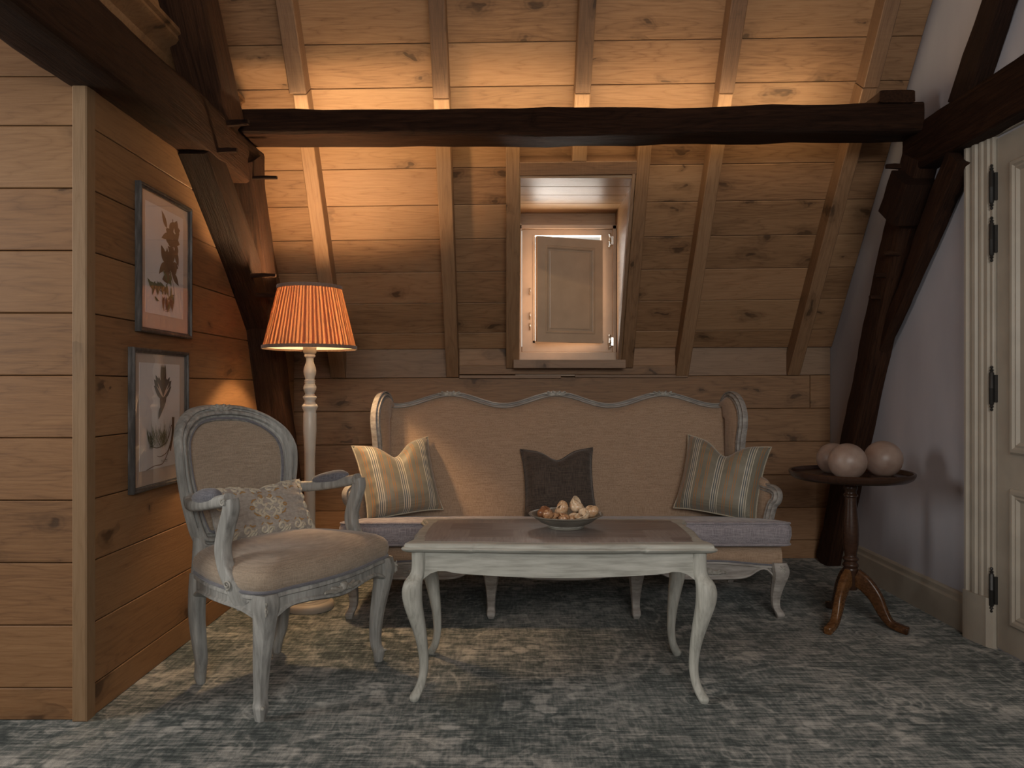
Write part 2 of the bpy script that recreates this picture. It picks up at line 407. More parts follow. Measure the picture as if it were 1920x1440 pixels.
def carpet():
    s = NT('carpet'); v = s.n('ShaderNodeNewGeometry').outputs['Position']
    streak = s.noise(s.vmath('MULTIPLY', v, (7, 75, 1)), 1, 5, .68)
    streak2 = s.noise(s.vmath('MULTIPLY', v, (95, 12, 1)), 1, 3, .6)
    blot = s.noise(v, 2.3, 5, .62, .4)
    pat = s.noise(v, 16, 5, .65, 1.2)
    # faded print: small rosettes (rings round scattered points), a larger medallion lattice and blossom patches
    wv = s.vmath('ADD', v, s.vmath('MULTIPLY', s.n('ShaderNodeTexNoise', {'Vector': v, 'Scale': 2.4, 'Detail': 1}).outputs[1], (.10, .10, 0)))
    vo = s.n('ShaderNodeTexVoronoi', {'Vector': s.vmath('MULTIPLY', wv, (3.4, 3.4, 0)), 'Scale': 1.0, 'Randomness': .8}, voronoi_dimensions='2D')
    rings = s.ramp(vo.outputs['Distance'], [(.05, .7), (.08, 0), (.115, 0), (.14, 1), (.165, 0), (.25, 0), (.27, .7), (.29, 0)])
    vo3 = s.n('ShaderNodeTexVoronoi', {'Vector': s.vmath('MULTIPLY', wv, (1.15, 1.15, 0)), 'Scale': 1.0, 'Randomness': .6}, voronoi_dimensions='2D')
    big = s.ramp(vo3.outputs['Distance'], [(.27, 0), (.285, 1), (.30, 0), (.42, 0), (.43, .8), (.445, 0)])
    vo2 = s.n('ShaderNodeTexVoronoi', {'Vector': s.vmath('MULTIPLY', wv, (13, 13, 0)), 'Scale': 1.0}, voronoi_dimensions='2D')
    petals = s.ramp(vo2.outputs['Distance'], [(.30, 1), (.45, 0)])
    worn = s.ramp(s.noise(v, 3.1, 3), [(.50, 0), (.62, 1)])
    keep = s.ramp(s.noise(v, 5.0, 3), [(.40, 0), (.60, 1)])
    t = s.math('ADD', s.math('MULTIPLY', streak, .60), s.math('MULTIPLY', blot, .42))
    t = s.math('ADD', t, s.math('MULTIPLY', s.math('SUBTRACT', pat, .5), .42))
    t = s.math('ADD', t, s.math('MULTIPLY', s.math('SUBTRACT', streak2, .5), .25))
    t = s.math('ADD', t, s.math('MULTIPLY', s.math('MULTIPLY', s.math('MAXIMUM', rings, big), keep), .12))
    t = s.math('ADD', t, s.math('MULTIPLY', s.math('MULTIPLY', petals, worn), .13))
    col = s.ramp(t, [(.40, (.024, .038, .038)), (.49, (.10, .122, .118)), (.58, (.265, .275, .26)), (.72, (.51, .51, .48))])
    pile = s.noise(v, 420, 2, .7)
    col = s.mix(.55, col, s.mix(1.0, col, s.ramp(pile, [(.3, .45), (.7, 1.45)]), 'MULTIPLY'))
    s.bump(s.math('ADD', pile, s.math('MULTIPLY', streak, .5)), .6, .006)
    return s.fin(col, .95, spec=.12, sheen=.15)
M['carpet'] = carpet()

# ================================================================ SETTING
def quad_struct(name, pts, mat, d=None):
    mb = MB()
    if d: mb.slab(pts, d)
    else: mb.poly(pts)
    return tag(mb.build(name, mat, smooth=False), kind='structure')
quad_struct('floor', [(-4, -2.6, 0), (XR+.05, -2.6, 0), (XR+.05, WY+.1, 0), (-4, WY+.1, 0)], M['carpet'], (0, 0, -.05))
# right plaster wall, with the room's other walls behind the camera
quad_struct('wall_right', [(XR, -2.6, 0), (XR, WY+.3, 0), (XR, WY+.3, 3.4), (XR, -2.6, 3.4)], M['plaster'], (.08, 0, 0))
quad_struct('wall_rear', [(-4, -2.6, 0), (XR, -2.6, 0), (XR, -2.6, 3.4), (-4, -2.6, 3.4)], M['plaster'], (0, -.05, 0))
quad_struct('wall_far_left', [(-4, -2.6, 0), (-4, YC+.1, 0), (-4, YC+.1, 3.4), (-4, -2.6, 3.4)], M['plaster'], (-.05, 0, 0))
quad_struct('ceiling_flat', [(-4, -2.6, 3.3), (XR, -2.6, 3.3), (XR, 3.2, 3.3), (-4, 3.2, 3.3)], M['oak_roof'], (0, 0, .05))

# ---- closet of oak boards at the left: side (wall_left) and front (wall_closet)
TOP = 2.03
wl = quad_struct('wall_left', [(XL-.022, YC+.01, 0), (XL-.022, WY+.1, 0), (XL-.022, WY+.1, TOP), (XL-.022, YC+.01, TOP)], M['backing'], (-.03, 0, 0))
wc = quad_struct('wall_closet', [(-4, YC+.022, 0), (XL-.02, YC+.022, 0), (XL-.02, YC+.022, TOP), (-1.41, YC+.022, TOP), (-1.41, YC+.022, 3.4), (-4, YC+.022, 3.4)], M['backing'], (0, .03, 0))
zs = [0]+[.102+.197*k for k in range(10)]+[TOP]
for a, b in zip(zs, zs[1:]):
    plank('board', (XL, YC+.03, a), (XL, WY, a), (XL, WY, b), (XL, YC+.03, b), (1, 0, 0), .02, M['oak_wall'], wl)
    plank('board', (-2.6, YC, a), (XL-.044, YC, a), (XL-.044, YC, b), (-2.6, YC, b), (0, -1, 0), .02, M['oak_front'], wc)
for a, b in ((TOP, 2.23), (2.23, 2.43)): plank('board', (-2.6, YC, a), (-1.405, YC, a), (-1.405, YC, b), (-2.6, YC, b), (0, -1, 0), .02, M['oak_front'], wc)
tag(plank('trim_1', (XL+.001, YC-.013, 0), (XL+.001, YC-.013, TOP+.004), (XL-.045, YC-.013, TOP+.004), (XL-.045, YC-.013, 0), (0, -1, 0), .05, M['post'], None, gap=0, bev=.004), kind='structure')
# boarded gable above the tie beam
wu = quad_struct('wall_left_upper', [(-1.50, YC+.03, TOP), (-1.50, WY, TOP), (-1.50, WY, 3.4), (-1.50, YC+.03, 3.4)], M['backing'], (-.03, 0, 0))
for k in range(7):
    a, b = TOP+.197*k, TOP+.197*(k+1)
    plank('board', (-1.48, YC+.03, a), (-1.48, WY, a), (-1.48, WY, b), (-1.48, YC+.03, b), (1, 0, 0), .018, M['oak_roof'], wu)

# ---- knee wall: long boards; the top row is cut between the rafters
wb = quad_struct('wall_back', [(-1.5, WY+.022, 0), (XR+.05, WY+.022, 0), (XR+.05, WY+.022, 1.30), (-1.5, WY+.022, 1.30)], M['backing'], (0, .05, 0))
def wy(px, py): return at(px, py, WY)
def joint(l, r, px): return l+(r-l)*(px-420)/(1700-420.)
rows = [(711, 702), (773.5, 764), (836, 826), (898.5, 888.5), (960, 950), (1020, 1011), (1062, 1060)]
x0, x1 = 548, 1557.5
for i in range(len(rows)-1):
    t0, t1 = rows[i], rows[i+1]
    cuts = [x0, x1]
    if i == 0: cuts = [x0, 1519, x1]
    for a, b in zip(cuts, cuts[1:]):
        P = [wy(a, joint(*t1, a)), wy(b, joint(*t1, b)), wy(b, joint(*t0, b)), wy(a, joint(*t0, a))]
        for p in P: p.z = max(p.z, 0)
        plank('board', *P, WN, .02, M['oak_back'], wb)
# ---- sloping ceiling: rafters, boards bay by bay
cs = tag(empty('ceiling_slope'), kind='structure')
rafters = {  # front face: (x left, x right, y) at its top and at its foot
    'r1': ((549, 575, 177), (620, 648, 709)), 'r2': ((812, 842, 186), (837, 860, 708)), 'r3': ((1078, 1107, 176), (1073, 1100, 303)),
    'jl': ((948.5, 975, 262), (949, 974, 691)), 'jr': ((1198, 1223, 262), (1165, 1187, 690)),
    'r5': ((1349, 1375, 176), (1267, 1291, 706)), 'r6': ((1617, 1646, 166), (1477, 1500, 704))}
uppers = {'u1': ((508, 541, -50), (542, 574, 176)), 'u2': ((799, 832, -50), (812, 842, 185)), 'u3': ((1089, 1122, -50), (1078.5, 1107.5, 175)),
    'u5': ((1379, 1411, -50), (1348, 1376, 175)), 'u6': ((1672, 1703, -50), (1619, 1648, 165))}
rdep = .1005
def rafter(name, spec, mat, label, group):
    (a, b, t), (c, d, u) = spec
    P = [on_f(c, u), on_f(d, u), on_f(b, t), on_f(a, t)]
    # the board's length runs up the slope
    o = plank('rafter', P[1], P[2], P[3], P[0], RN, rdep, mat, None, gap=0, bev=.004)
    return tag(o, label, 'rafter', group)
LAB = {'r1': 'lower oak rafter rising behind the pleated lamp shade', 'r2': 'lower oak rafter between the lamp and the dormer opening',
    'r3': 'short oak rafter stub hanging above the dormer lintel', 'jl': 'oak trimmer rafter along the hinge-less side of the dormer opening',
    'jr': 'oak trimmer rafter along the shutter-hinge side of the dormer opening', 'r5': 'lower oak rafter between the dormer opening and the rafter by the plaster wall',
    'r6': 'lower oak rafter next to the plaster wall and side table'}
for k, sp_ in rafters.items(): rafter(k, sp_, M['rafter'], LAB[k], 'rafters of the knee slope')
LAU = {'u1': 'upper rough-sawn rafter nearest the cornice moulding', 'u2': 'upper rough-sawn rafter in line with the rafter between lamp and dormer',
    'u3': 'upper rough-sawn rafter straight above the dormer', 'u5': 'upper rough-sawn rafter between the dormer one and the one by the plaster',
    'u6': 'upper rough-sawn rafter nearest the plaster gable'}
for k, sp_ in uppers.items(): rafter(k, sp_, M['rafter_sawn'], LAU[k], 'rafters above the purlin')
def rx(k, py):                                     # centre line of a rafter at a row of the photograph
    (a, b, t), (c, d, u) = {**rafters, **uppers}[k]
    m0, m1 = (a+b)/2, (c+d)/2; return m0+(m1-m0)*(py-t)/(u-t)
rows_r = [(-150, -172), (-92, -112), (-4, -22), (86.5, 68), (169.5, 151), (247, 229), (321.5, 303), (390.5, 372.5), (454, 438), (515, 500), (573, 559.5), (629, 616), (657, 650)]
def roof_board(fa, fb, t0, t1, mat):
    def corner(fx, t):
        y = t[0]
        for _ in range(4): y = joint(*t, fx(y))
        return on_b(fx(y), y)
    plank('board', corner(fa, t1), corner(fb, t1), corner(fb, t0), corner(fa, t0), RN, .02, mat, cs)
Xpx = lambda X: (lambda y: 960+X*F/on_b(960, y).y)
lo = ['r1', 'r2', 'jl', 'jr', 'r5', 'r6']
for i in range(len(rows_r)-1):
    t0, t1 = rows_r[i], rows_r[i+1]
    keys = ['u1', 'u2', 'u3', 'u5', 'u6'] if t0[0] < 160 else (lo if t0[0] > 240 else ['r1', 'r2', 'r3', 'r5', 'r6'])
    edges = [Xpx(-1.47)]+[(lambda y, k=k: rx(k, y)) for k in keys]+[Xpx(XR)]
    for j in range(len(edges)-1):
        if keys is lo and j == 3 and t1[0] > 330: continue            # the dormer opening
        roof_board(edges[j], edges[j+1], t0, t1, M['oak_roof'] if t0[0] < 240 else M['oak_back'])
# backing sheets behind the boards (left, right, above the dormer)
bk = MB()
def rz(Y, off=0): return H+SL*(4.79-Y)+off
off = -RN*.024
for xa, xb, ya, yb in ((-1.5, .03, 3.15, 4.64), (.66, XR+.05, 3.15, 4.64), (.03, .66, 3.15, 3.95)):
    bk.poly([V((xa, yb, rz(yb)))+off, V((xb, yb, rz(yb)))+off, V((xb, ya, rz(ya)))+off, V((xa, ya, rz(ya)))+off])
bk.build('backing', M['backing'], cs, smooth=False)
# vertical boards under the slope between the rafter feet
feet = [('L', 548), ('r1', None), ('r2', None), ('jl', None), ('jr', None), ('r5', None), ('r6', None), ('R', 1557.5)]
for (ka, xa), (kb, xb) in zip(feet, feet[1:]):
    if ka in ('r2', 'jl', 'jr'): continue
    a = xa if xa else rx(ka, 690); b = xb if xb else rx(kb, 690)
    ya, yb = joint(711, 702, a), joint(711, 702, b)
    plank('board', wy(a, ya), wy(b, yb), wy(b, joint(652, 645, b)), wy(a, joint(652, 645, a)), WN, .018, M['oak_pale'], wb)
# rails under the dormer, between the rafters
def front_bar(name, xa, xb, ya, yb, Y, th, mat, parent, kind=None):
    return plank(name, at(xa, yb, Y), at(xb, yb, Y), at(xb, ya, Y), at(xa, ya, Y), WN, th, mat, parent, gap=0)
front_bar('rail', 861, 1267, 685, 702, WY-.03, .05, M['rafter'], wb)
front_bar('rail', 861, 1052, 703.5, 709.5, WY-.02, .04, M['oak_pale'], wb)
front_bar('rail', 1078, 1290, 702, 708, WY-.02, .04, M['oak_pale'], wb)
front_bar('board', 861, 949, 650, 686, WY-.002, .02, M['oak_back'], wb)
front_bar('board', 1187, 1268, 650, 686, WY-.002, .02, M['oak_back'], wb)

# ---- dormer: window_1 (casement frame) with its reveals, header, sill, pane and open shutter
DX0, DX1, DZ, DY = .045, .64, 2.128, 4.70
g = MB()
def dz(py, Y=4.68): return H+(HY-py)*Y/F
def dx(px, Y=4.68): return (px-960)*Y/F
fo = (dx(979), dx(1149), dz(660), dz(432)); fi = (dx(999), dx(1130), dz(643), dz(442.5))
for (xa, xb, za, zb) in ((fo[0], fi[0], fo[2], fo[3]), (fi[1], fo[1], fo[2], fo[3]), (fi[0], fi[1], fo[2], fi[2]), (fi[0], fi[1], fi[3], fo[3])):
    g.box(((xa+xb)/2, 4.685, (za+zb)/2), (xb-xa, .05, zb-za))
win = tag(g.build('window_1', M['frame_paint'], smooth=False), kind='structure')
MB().box(((fi[0]+fi[1])/2, 4.70, (fi[2]+fi[3])/2), (fi[1]-fi[0], .005, fi[3]-fi[2])).build('pane', M['glass'], win, smooth=False)
g = MB()                                           # slim glazing bead
for (xa, xb, za, zb) in ((fi[0], fi[0]+.012, fi[2], fi[3]), (fi[1]-.012, fi[1], fi[2], fi[3]), (fi[0], fi[1], fi[2], fi[2]+.012), ):
    g.box(((xa+xb)/2, 4.672, (za+zb)/2), (xb-xa, .03, zb-za))
g.build('glazing_bead', M['frame_paint'], win, smooth=False)
g = MB()
g.box((fo[0]-.02, 4.665, (fo[2]+fo[3])/2), (.03, .07, fo[3]-fo[2]+.06)).box((fo[1]+.004, 4.665, (fo[2]+fo[3])/2), (.02, .07, fo[3]-fo[2]+.04))
g.box(((fo[0]+fo[1])/2, 4.665, fo[3]+.012), (fo[1]-fo[0]+.04, .07, .022)).box(((fo[0]+fo[1])/2, 4.665, fo[2]-.014), (fo[1]-fo[0]+.04, .07, .022))
g.build('casing', M['shutter_paint'], win, smooth=False)
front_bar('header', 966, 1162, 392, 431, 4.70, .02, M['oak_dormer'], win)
front_bar('apron_board', 966, 1160, 660, 705, 4.628, .012, M['frame_paint'], win)
yf = lambda z: 4.666-(z-H)/SL                      # rafter face at height z
ys = [3.90, 4.07, 4.25, 4.44, 4.70]
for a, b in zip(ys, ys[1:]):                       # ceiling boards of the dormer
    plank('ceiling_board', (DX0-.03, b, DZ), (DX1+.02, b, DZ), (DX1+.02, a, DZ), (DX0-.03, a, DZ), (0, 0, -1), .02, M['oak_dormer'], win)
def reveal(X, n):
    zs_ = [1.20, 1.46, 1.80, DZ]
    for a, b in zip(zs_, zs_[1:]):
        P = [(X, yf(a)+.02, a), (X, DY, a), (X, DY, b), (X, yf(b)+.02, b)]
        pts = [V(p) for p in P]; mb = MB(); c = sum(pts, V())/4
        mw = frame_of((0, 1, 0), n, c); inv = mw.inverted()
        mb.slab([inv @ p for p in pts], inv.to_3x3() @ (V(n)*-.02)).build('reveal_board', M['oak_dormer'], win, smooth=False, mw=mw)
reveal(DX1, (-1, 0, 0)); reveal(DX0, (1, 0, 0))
# edge strip between the reveal and the trimmer, sill board, lintel
plank('edge_strip', on_f(1164, 676), on_f(1192, 326), on_f(1186, 326), on_f(1158, 676), RN, .06, M['oak_pale'], win, gap=0)
s0 = V((dx(963, 4.50), 4.50, dz(690, 4.50))); s1 = V((dx(1173, 4.50), 4.50, dz(674.5, 4.50)))
MB().box(((s0.x+s1.x)/2, 4.60, (s0.z+s1.z)/2), (s1.x-s0.x, .20, s1.z-s0.z)).build('sill', M['oak_pale'], win, smooth=False)
P = [on_f(975, 330), on_f(1194, 327), on_f(1195, 302), on_f(975, 305)]
plank('lintel', *P, RN, .10, M['rafter_sawn'], win, gap=0)
g = MB(); g.box((.34, 4.02, 2.20), (.66, .03, .12)); g.build('filler_board', M['oak_back'], win, smooth=False)
# shutter, swung into the room on its right edge
shr = empty('shutter', (.545, 4.615, 1.3176), math.radians(19)); shr.parent = win; shr.name = 'shutter'
SW, SH = .425, .624
def frame_panel(W_, H_, th, b, mat_, parent, name='leaf'):
    """raised-panel leaf in local x from -W_ to 0, z 0..H_, face toward -y"""
    m = MB(); m.box((-W_/2, 0, H_/2), (W_, th*.6, H_))
    for (xa, xb, za, zb) in ((-W_, -W_+b, 0, H_), (-b, 0, 0, H_), (-W_+b, -b, 0, b), (-W_+b, -b, H_-b, H_)):
        m.box(((xa+xb)/2, -th*.5, (za+zb)/2), (xb-xa, th*.5, zb-za))
    return m.build(name, mat_, parent, smooth=False)
frame_panel(SW, SH, .024, .052, M['shutter_paint'], shr)
def mould_rect(x0_, x1_, z0_, z1_, y, prof, mat_, parent, name='panel_moulding', N=(0, -1, 0)):
    m = MB()
    path = [(x0_, y, z0_), (x1_, y, z0_), (x1_, y, z1_), (x0_, y, z1_)]
    rings = []
    cx, cz = (x0_+x1_)/2, (z0_+z1_)/2
    for p in path:
        sx, sz = (1 if p[0] > cx else -1), (1 if p[2] > cz else -1)
        rings.append([V((p[0]+sx*q[0], y+N[1]*q[1], p[2]+sz*q[0])) for q in prof])
    m.ring_loft(rings, wrap=True); return m.build(name, mat_, parent, smooth=False)
mp = [(0, 0), (0, .004), (-.004, .008), (-.009, .008), (-.013, .004), (-.016, .003), (-.016, 0)]
mould_rect(-SW+.052, -.052, .052, SH-.052, -.0125, mp, M['shutter_paint'], shr)
m = MB(); a = .052+.028
rr = [[V((x, y, z)) for x, z in ((-SW+a+i, a+i), (-a-i, a+i), (-a-i, SH-a-i), (-SW+a+i, SH-a-i))] for i, y in ((0, -.006), (0, -.011), (.006, -.013), (.03, -.013))]
m.ring_loft(rr).build('raised_panel', M['shutter_paint'], shr, smooth=False)
for py in (450, 640):
    hz = dz(py, 4.60)
    g = MB().lathe([(.0, -.042), (.007, -.042), (.009, -.036), (.006, -.034), (.0065, -.012), (.009, -.008), (.0065, -.004), (.0065, .03), (.009, .034), (.006, .04), (0, .042)], 12, (dx(1144, 4.60), 4.60, hz))
    g.box((dx(1144, 4.60)+.012, 4.615, hz), (.02, .006, .05)); g.build('hinge', M['steel'], win)
for py in (546, 592, 612):
    MB().sweep([(dx(993.5, 4.64), 4.655, dz(py, 4.64)-.018), (dx(993.5, 4.64), 4.635, dz(py, 4.64)), (dx(993.5, 4.64), 4.655, dz(py, 4.64)+.018)], circ(.006, 8)).build('catch', M['steel'], win)

# ---- right wall: baseboard, door with moulded casing and iron hinges
bp = [(0, 0), (.022, 0), (.022, .122), (.016, .128), (.014, .133), (.014, .152), (.008, .160), (0, .162)]
MB().ring_loft([[V((XR-q[0], y, q[1])) for q in bp] for y in (3.195, WY)]).build('baseboard_right', M['base_paint'], kind='structure', smooth=False)
door = MB()
door.slab([(XR-.006, 2.05, .008), (XR-.006, 3.035, .008), (XR-.006, 3.035, 2.045), (XR-.006, 2.05, 2.045)], (.05, 0, 0))
door = tag(door.build('door_1', M['door_paint'], smooth=False), kind='structure')
def casing_sweep(path, name, prof):
    rings = []
    m = MB(); m.sweep(path, prof, N=V((-1, 0, 0))); return m.build(name, M['door_paint'], door, ang=25)
cp = [(0, 0), (0, .014), (.006, .018), (.022, .018), (.028, .026), (.05, .026), (.056, .032), (.066, .034), (.074, .030), (.08, .030), (.086, .040), (.104, .042), (.112, .034), (.128, .034), (.138, .046), (.150, .046), (.158, .036), (.160, 0)]
# across: from the door's edge (y=3.04) outwards; proud: toward the room
m = MB(); m.ring_loft([[V((XR-q[1], 3.04+q[0], z)) for q in cp] for z in (.20, 2.055+0)], cap1=True)
m.build('casing', M['door_paint'], door, ang=25)
m = MB(); m.ring_loft([[V((XR-q[1], y, 2.055+q[0]*.42)) for q in cp] for y in (1.9, 3.2)])
m.build('head_casing', M['door_paint'], door, ang=25)
pb = [(0, 0), (0, .02), (.02, .036), (.05, .038), (.075, .046), (.11, .048), (.135, .052), (.155, .05), (.162, 0)]
m = MB(); m.ring_loft([[V((XR-q[1], 3.04+q[0], z)) for q in pb] for z in (0, .19, .20)]); m.build('plinth_block', M['door_paint'], door, ang=25)
def door_panel(z0_, z1_, y1=2.945, y0=2.15):
    prof = [(0, 0), (0, .006), (-.008, .014), (-.02, .014), (-.028, .007), (-.036, .009), (-.044, .003), (-.048, 0)]
    rings = []
    for (y, z) in ((y0, z0_), (y1, z0_), (y1, z1_), (y0, z1_)):
        sy, sz = (1 if y > (y0+y1)/2 else -1), (1 if z > (z0_+z1_)/2 else -1)
        rings.append([V((XR-.006-q[1], y+sy*q[0], z+sz*q[0])) for q in prof])
    MB().ring_loft(rings, wrap=True).build('panel_moulding', M['door_paint'], door, smooth=False)
door_panel(.79, 1.93); door_panel(.12, .655)
for z in (1.855, 1.645, 1.045, .235):
    hp = [(0, -.092), (.004, -.09), (.006, -.084), (.003, -.079), (.008, -.074), (.005, -.068), (.009, -.062), (.0095, -.002), (.0105, 0), (.0095, .002), (.009, .062), (.005, .068), (.008, .074), (.003, .079), (.006, .084), (.004, .09), (0, .092)]
    g = MB().lathe(hp, 14, (XR-.022, 3.045, z)); g.box((XR-.012, 3.045, z), (.012, .03, .11)); g.build('hinge', M['iron'], door)

# ================================================================ OLD FRAME
TX = -1.305                                        # centre line of the left truss
tie = timber('tie_beam', [(TX, .9, 2.10), (TX, 3.70, 2.095)], .19, .20, (0, 0, 1), M['timber'], seed=1, bev=.1, rough=.008)
tag(tie, 'dark hewn tie beam resting on the oak closet', 'beam')
tie2 = timber('tie_beam', [(XR-.03, 1.6, 2.175), (XR-.03, 3.60, 2.155)], .13, .21, (0, 0, 1), M['timber'], seed=2, bev=.1, rough=.006)
tag(tie2, 'dark hewn tie beam on the plaster wall above the door', 'beam')
plate = timber('purlin', [(-1.27, 3.545, 2.262), (.3, 3.53, 2.258), (1.86, 3.52, 2.278)], .20, .125, (0, 0, 1), M['timber'], seed=3, bev=.12, rough=.012)
tag(plate, 'long dark hewn purlin spanning the room above the sofa and dormer', 'beam')
def cruck(pts, w, h, label, seed, X):
    o = timber('cruck_post', pts, w, h, (0, -1, -.5), M['timber'], seed=seed, bev=.12, rough=.008)
    return tag(o, label, 'beam')
cruck([(-1.275, 4.50, 0), (-1.275, 4.20, .62), (-1.275, 3.93, 1.26), (-1.275, 3.62, 1.98), (-1.275, 3.55, 2.12)], .15, .18, 'dark leaning cruck post behind the floor lamp', 4, TX)
cruck([(1.90, 4.53, 0), (1.90, 4.19, .75), (1.90, 3.87, 1.45), (1.90, 3.63, 1.92), (1.90, 3.52, 2.12)], .11, .16, 'dark leaning cruck post behind the round side table', 5, 1.9)
tag(timber('brace', [(-1.285, 3.07, 2.04), (-1.285, 3.56, 1.66), (-1.285, 3.92, 1.33)], .14, .15, (0, -1, -1), M['timber'], seed=6, bev=.1), 'dark diagonal brace between the closet tie beam and cruck post', 'beam')
tag(timber('brace', [(1.905, 3.21, 2.03), (1.905, 3.38, 1.845), (1.905, 3.646, 1.528), (1.905, 3.90, 1.26)], .085, .125, (0, -1, -1), M['timber'], seed=7, bev=.1, taper=(1, .55)), 'dark diagonal brace between cruck post and beam by the door', 'beam')
tag(timber('strut', [(-1.30, 3.36, 2.20), (-1.30, 2.76, 2.98)], .18, .2, (0, -1, -1), M['timber'], seed=8, bev=.1), 'dark upper principal standing on the closet tie beam', 'beam')
tag(timber('strut', [(1.91, 3.20, 2.24), (1.91, 2.62, 3.05)], .08, .13, (0, -1, -1), M['timber'], seed=9, bev=.1), 'dark upper principal on the plaster wall above the door', 'beam')
# oak pegs driven through the joints
def peg(px, py, X, ln, label, ang=0, r=.011, dirx=1):
    Y = X*F/(px-960); p = at(px, py, Y)
    path = [p+V((-.02*dirx, 0, 0)), p+V((ln*.5*dirx, -.004, .002)), p+V((ln*dirx, -.008, ang))]
    o = MB().sweep(path, rrect(2*r, 2*r, .3, 2), sc=[1, .95, .8]).build('peg', M['timber'])
    return tag(o, label, 'peg', 'oak pegs of the truss joints')
peg(430, 232, -1.20, .085, 'thick oak peg under the purlin end on the closet tie beam', .004, .014)
peg(412, 283, -1.20, .075, 'oak peg in the side of the closet tie beam', 0, .011)
peg(476, 334, -1.20, .11, 'long thin oak peg at the foot of the closet tie beam', 0, .009)
peg(478, 517, -1.20, .10, 'upper oak peg in the cruck post above the lamp shade', 0, .010)
peg(488, 554, -1.20, .085, 'lower oak peg in the cruck post beside the lamp shade', 0, .012)
peg(1690, 313, 1.85, .075, 'oak peg under the purlin end by the plaster', 0, .013, -1)
peg(1678, 476, 1.85, .06, 'topmost of three oak pegs in the cruck post', 0, .011, -1)
peg(1662, 517, 1.85, .06, 'middle of three oak pegs in the cruck post', 0, .012, -1)
peg(1652, 558, 1.85, .06, 'lowest of three oak pegs in the cruck post', 0, .012, -1)
# block under the purlin's right end
tag(timber('bolster', [(1.73, 3.40, 2.357), (1.73, 3.62, 2.357)], .16, .055, (0, 0, 1), M['timber'], seed=11, bev=.1), 'dark wooden block lying on the purlin end by the plaster gable', 'block')
tag(timber('bolster', [(1.86, 3.50, 2.02), (1.86, 3.62, 1.86)], .16, .18, (0, -1, 0), M['timber'], seed=12, bev=.1), 'dark wedge-shaped corbel under the purlin beside the plaster', 'block')
# cornice moulding running along the left gable
co = [(0, 0), (.045, 0), (.055, .012), (.06, .03), (.085, .05), (.115, .058), (.13, .07), (.13, .082), (.145, .088), (.145, .105), (0, .105)]
tag(MB().ring_loft([[V((-1.47+q[0], y, 2.375+q[1])) for q in co] for y in (YC+.05, 3.76)]).build('cornice', M['oak_wall'], ang=30), 'moulded oak cornice running along the boarded gable above the closet', 'moulding')
# light strip lying on the purlin
pl = spline([V((-1.27, 3.545, 2.262)), V((.3, 3.53, 2.258)), V((1.86, 3.52, 2.278))], 12)
lpath = [p+V((0, .075, .0725)) for p in pl if -1.16 < p.x < 1.60]
led = MB().sweep(lpath, rrect(.012, .008, .2, 1), N=V((0, 0, 1))).build('led_strip', M['led'], smooth=False)
tag(led, 'thin glowing light strip lying on top of the purlin', 'light')

# ================================================================ FURNITURE HELPERS
def dome(outline, z0, h, n=9, p=2.2, base=0.0):
    """cushion dome over a closed outline; rings shrink to the middle"""
    c = sum((V((q[0], q[1], 0)) for q in outline), V())/len(outline); rings = []
    if base: rings.append([V((q[0], q[1], z0-base)) for q in outline])
    for i in range(n):
        t = i/(n-1)*.97
        z = z0+h*(1-(1-t)**p)
        # the first rings swell a little beyond the edge
        k = 1-t+.02*math.sin(min(1, t*4)*PI)
        rings.append([V((c.x+(q[0]-c.x)*k, c.y+(q[1]-c.y)*k, z)) for q in outline])
    return MB().ring_loft(rings)
def offs(outline, d):
    """offset a closed planar outline outward by d"""
    m = len(outline); out = []
    cx = sum(q[0] for q in outline)/m; cy = sum(q[1] for q in outline)/m
    for i, q in enumerate(outline):
        a, b = outline[i-1], outline[(i+1) % m]; t = V((b[0]-a[0], b[1]-a[1], 0)).normalized(); nn = V((t.y, -t.x, 0))
        if nn.dot(V((q[0]-cx, q[1]-cy, 0))) < 0: nn = -nn
        out.append((q[0]+nn.x*d, q[1]+nn.y*d))
    return out
def leg_loft(secs, n=16, p=3.0, flute=0.0):
    """secs: (z, x, y, half x, half y); sections are rounded squares, optionally fluted"""
    zz = sorted(secs, key=lambda s: -s[0]); pts = spline([V((s[1], s[2], s[0])) for s in zz], 6)
    hx = spline([V((s[3], s[4], 0)) for s in zz], 6); rings = []
    for c, h in zip(pts, hx):
        ring = []
        for j in range(n):
            a = 2*PI*j/n; ca, sa = math.cos(a), math.sin(a)
            r = (abs(ca)**p+abs(sa)**p)**(-1/p)*(1-flute*(.5-.5*math.cos(8*a)))
            ring.append(c+V((ca*r*h.x, sa*r*h.y, 0)))
        rings.append(ring)
    return MB().ring_loft(rings)
MOULD = [(-.020, -.014), (-.020, .010), (-.0165, .016), (-.0135, .0155), (-.0105, .007), (-.006, .008), (-.003, .020), (.0, .0225), (.005, .0215), (.0085, .011), (.0115, .011), (.014, .019), (.019, .017), (.022, .008), (.022, -.014)]
def scroll(c, r, turns, a0, sgn, ux, uy, n=22, fn=None):
    """spiral in the plane of ux, uy"""
    out = []
    for i in range(n+1):
        t = i/n; a = a0+sgn*turns*2*PI*t; rr_ = r*(1-.86*t)
        out.append(V(c)+V(ux)*math.cos(a)*rr_+V(uy)*math.sin(a)*rr_)
    return out
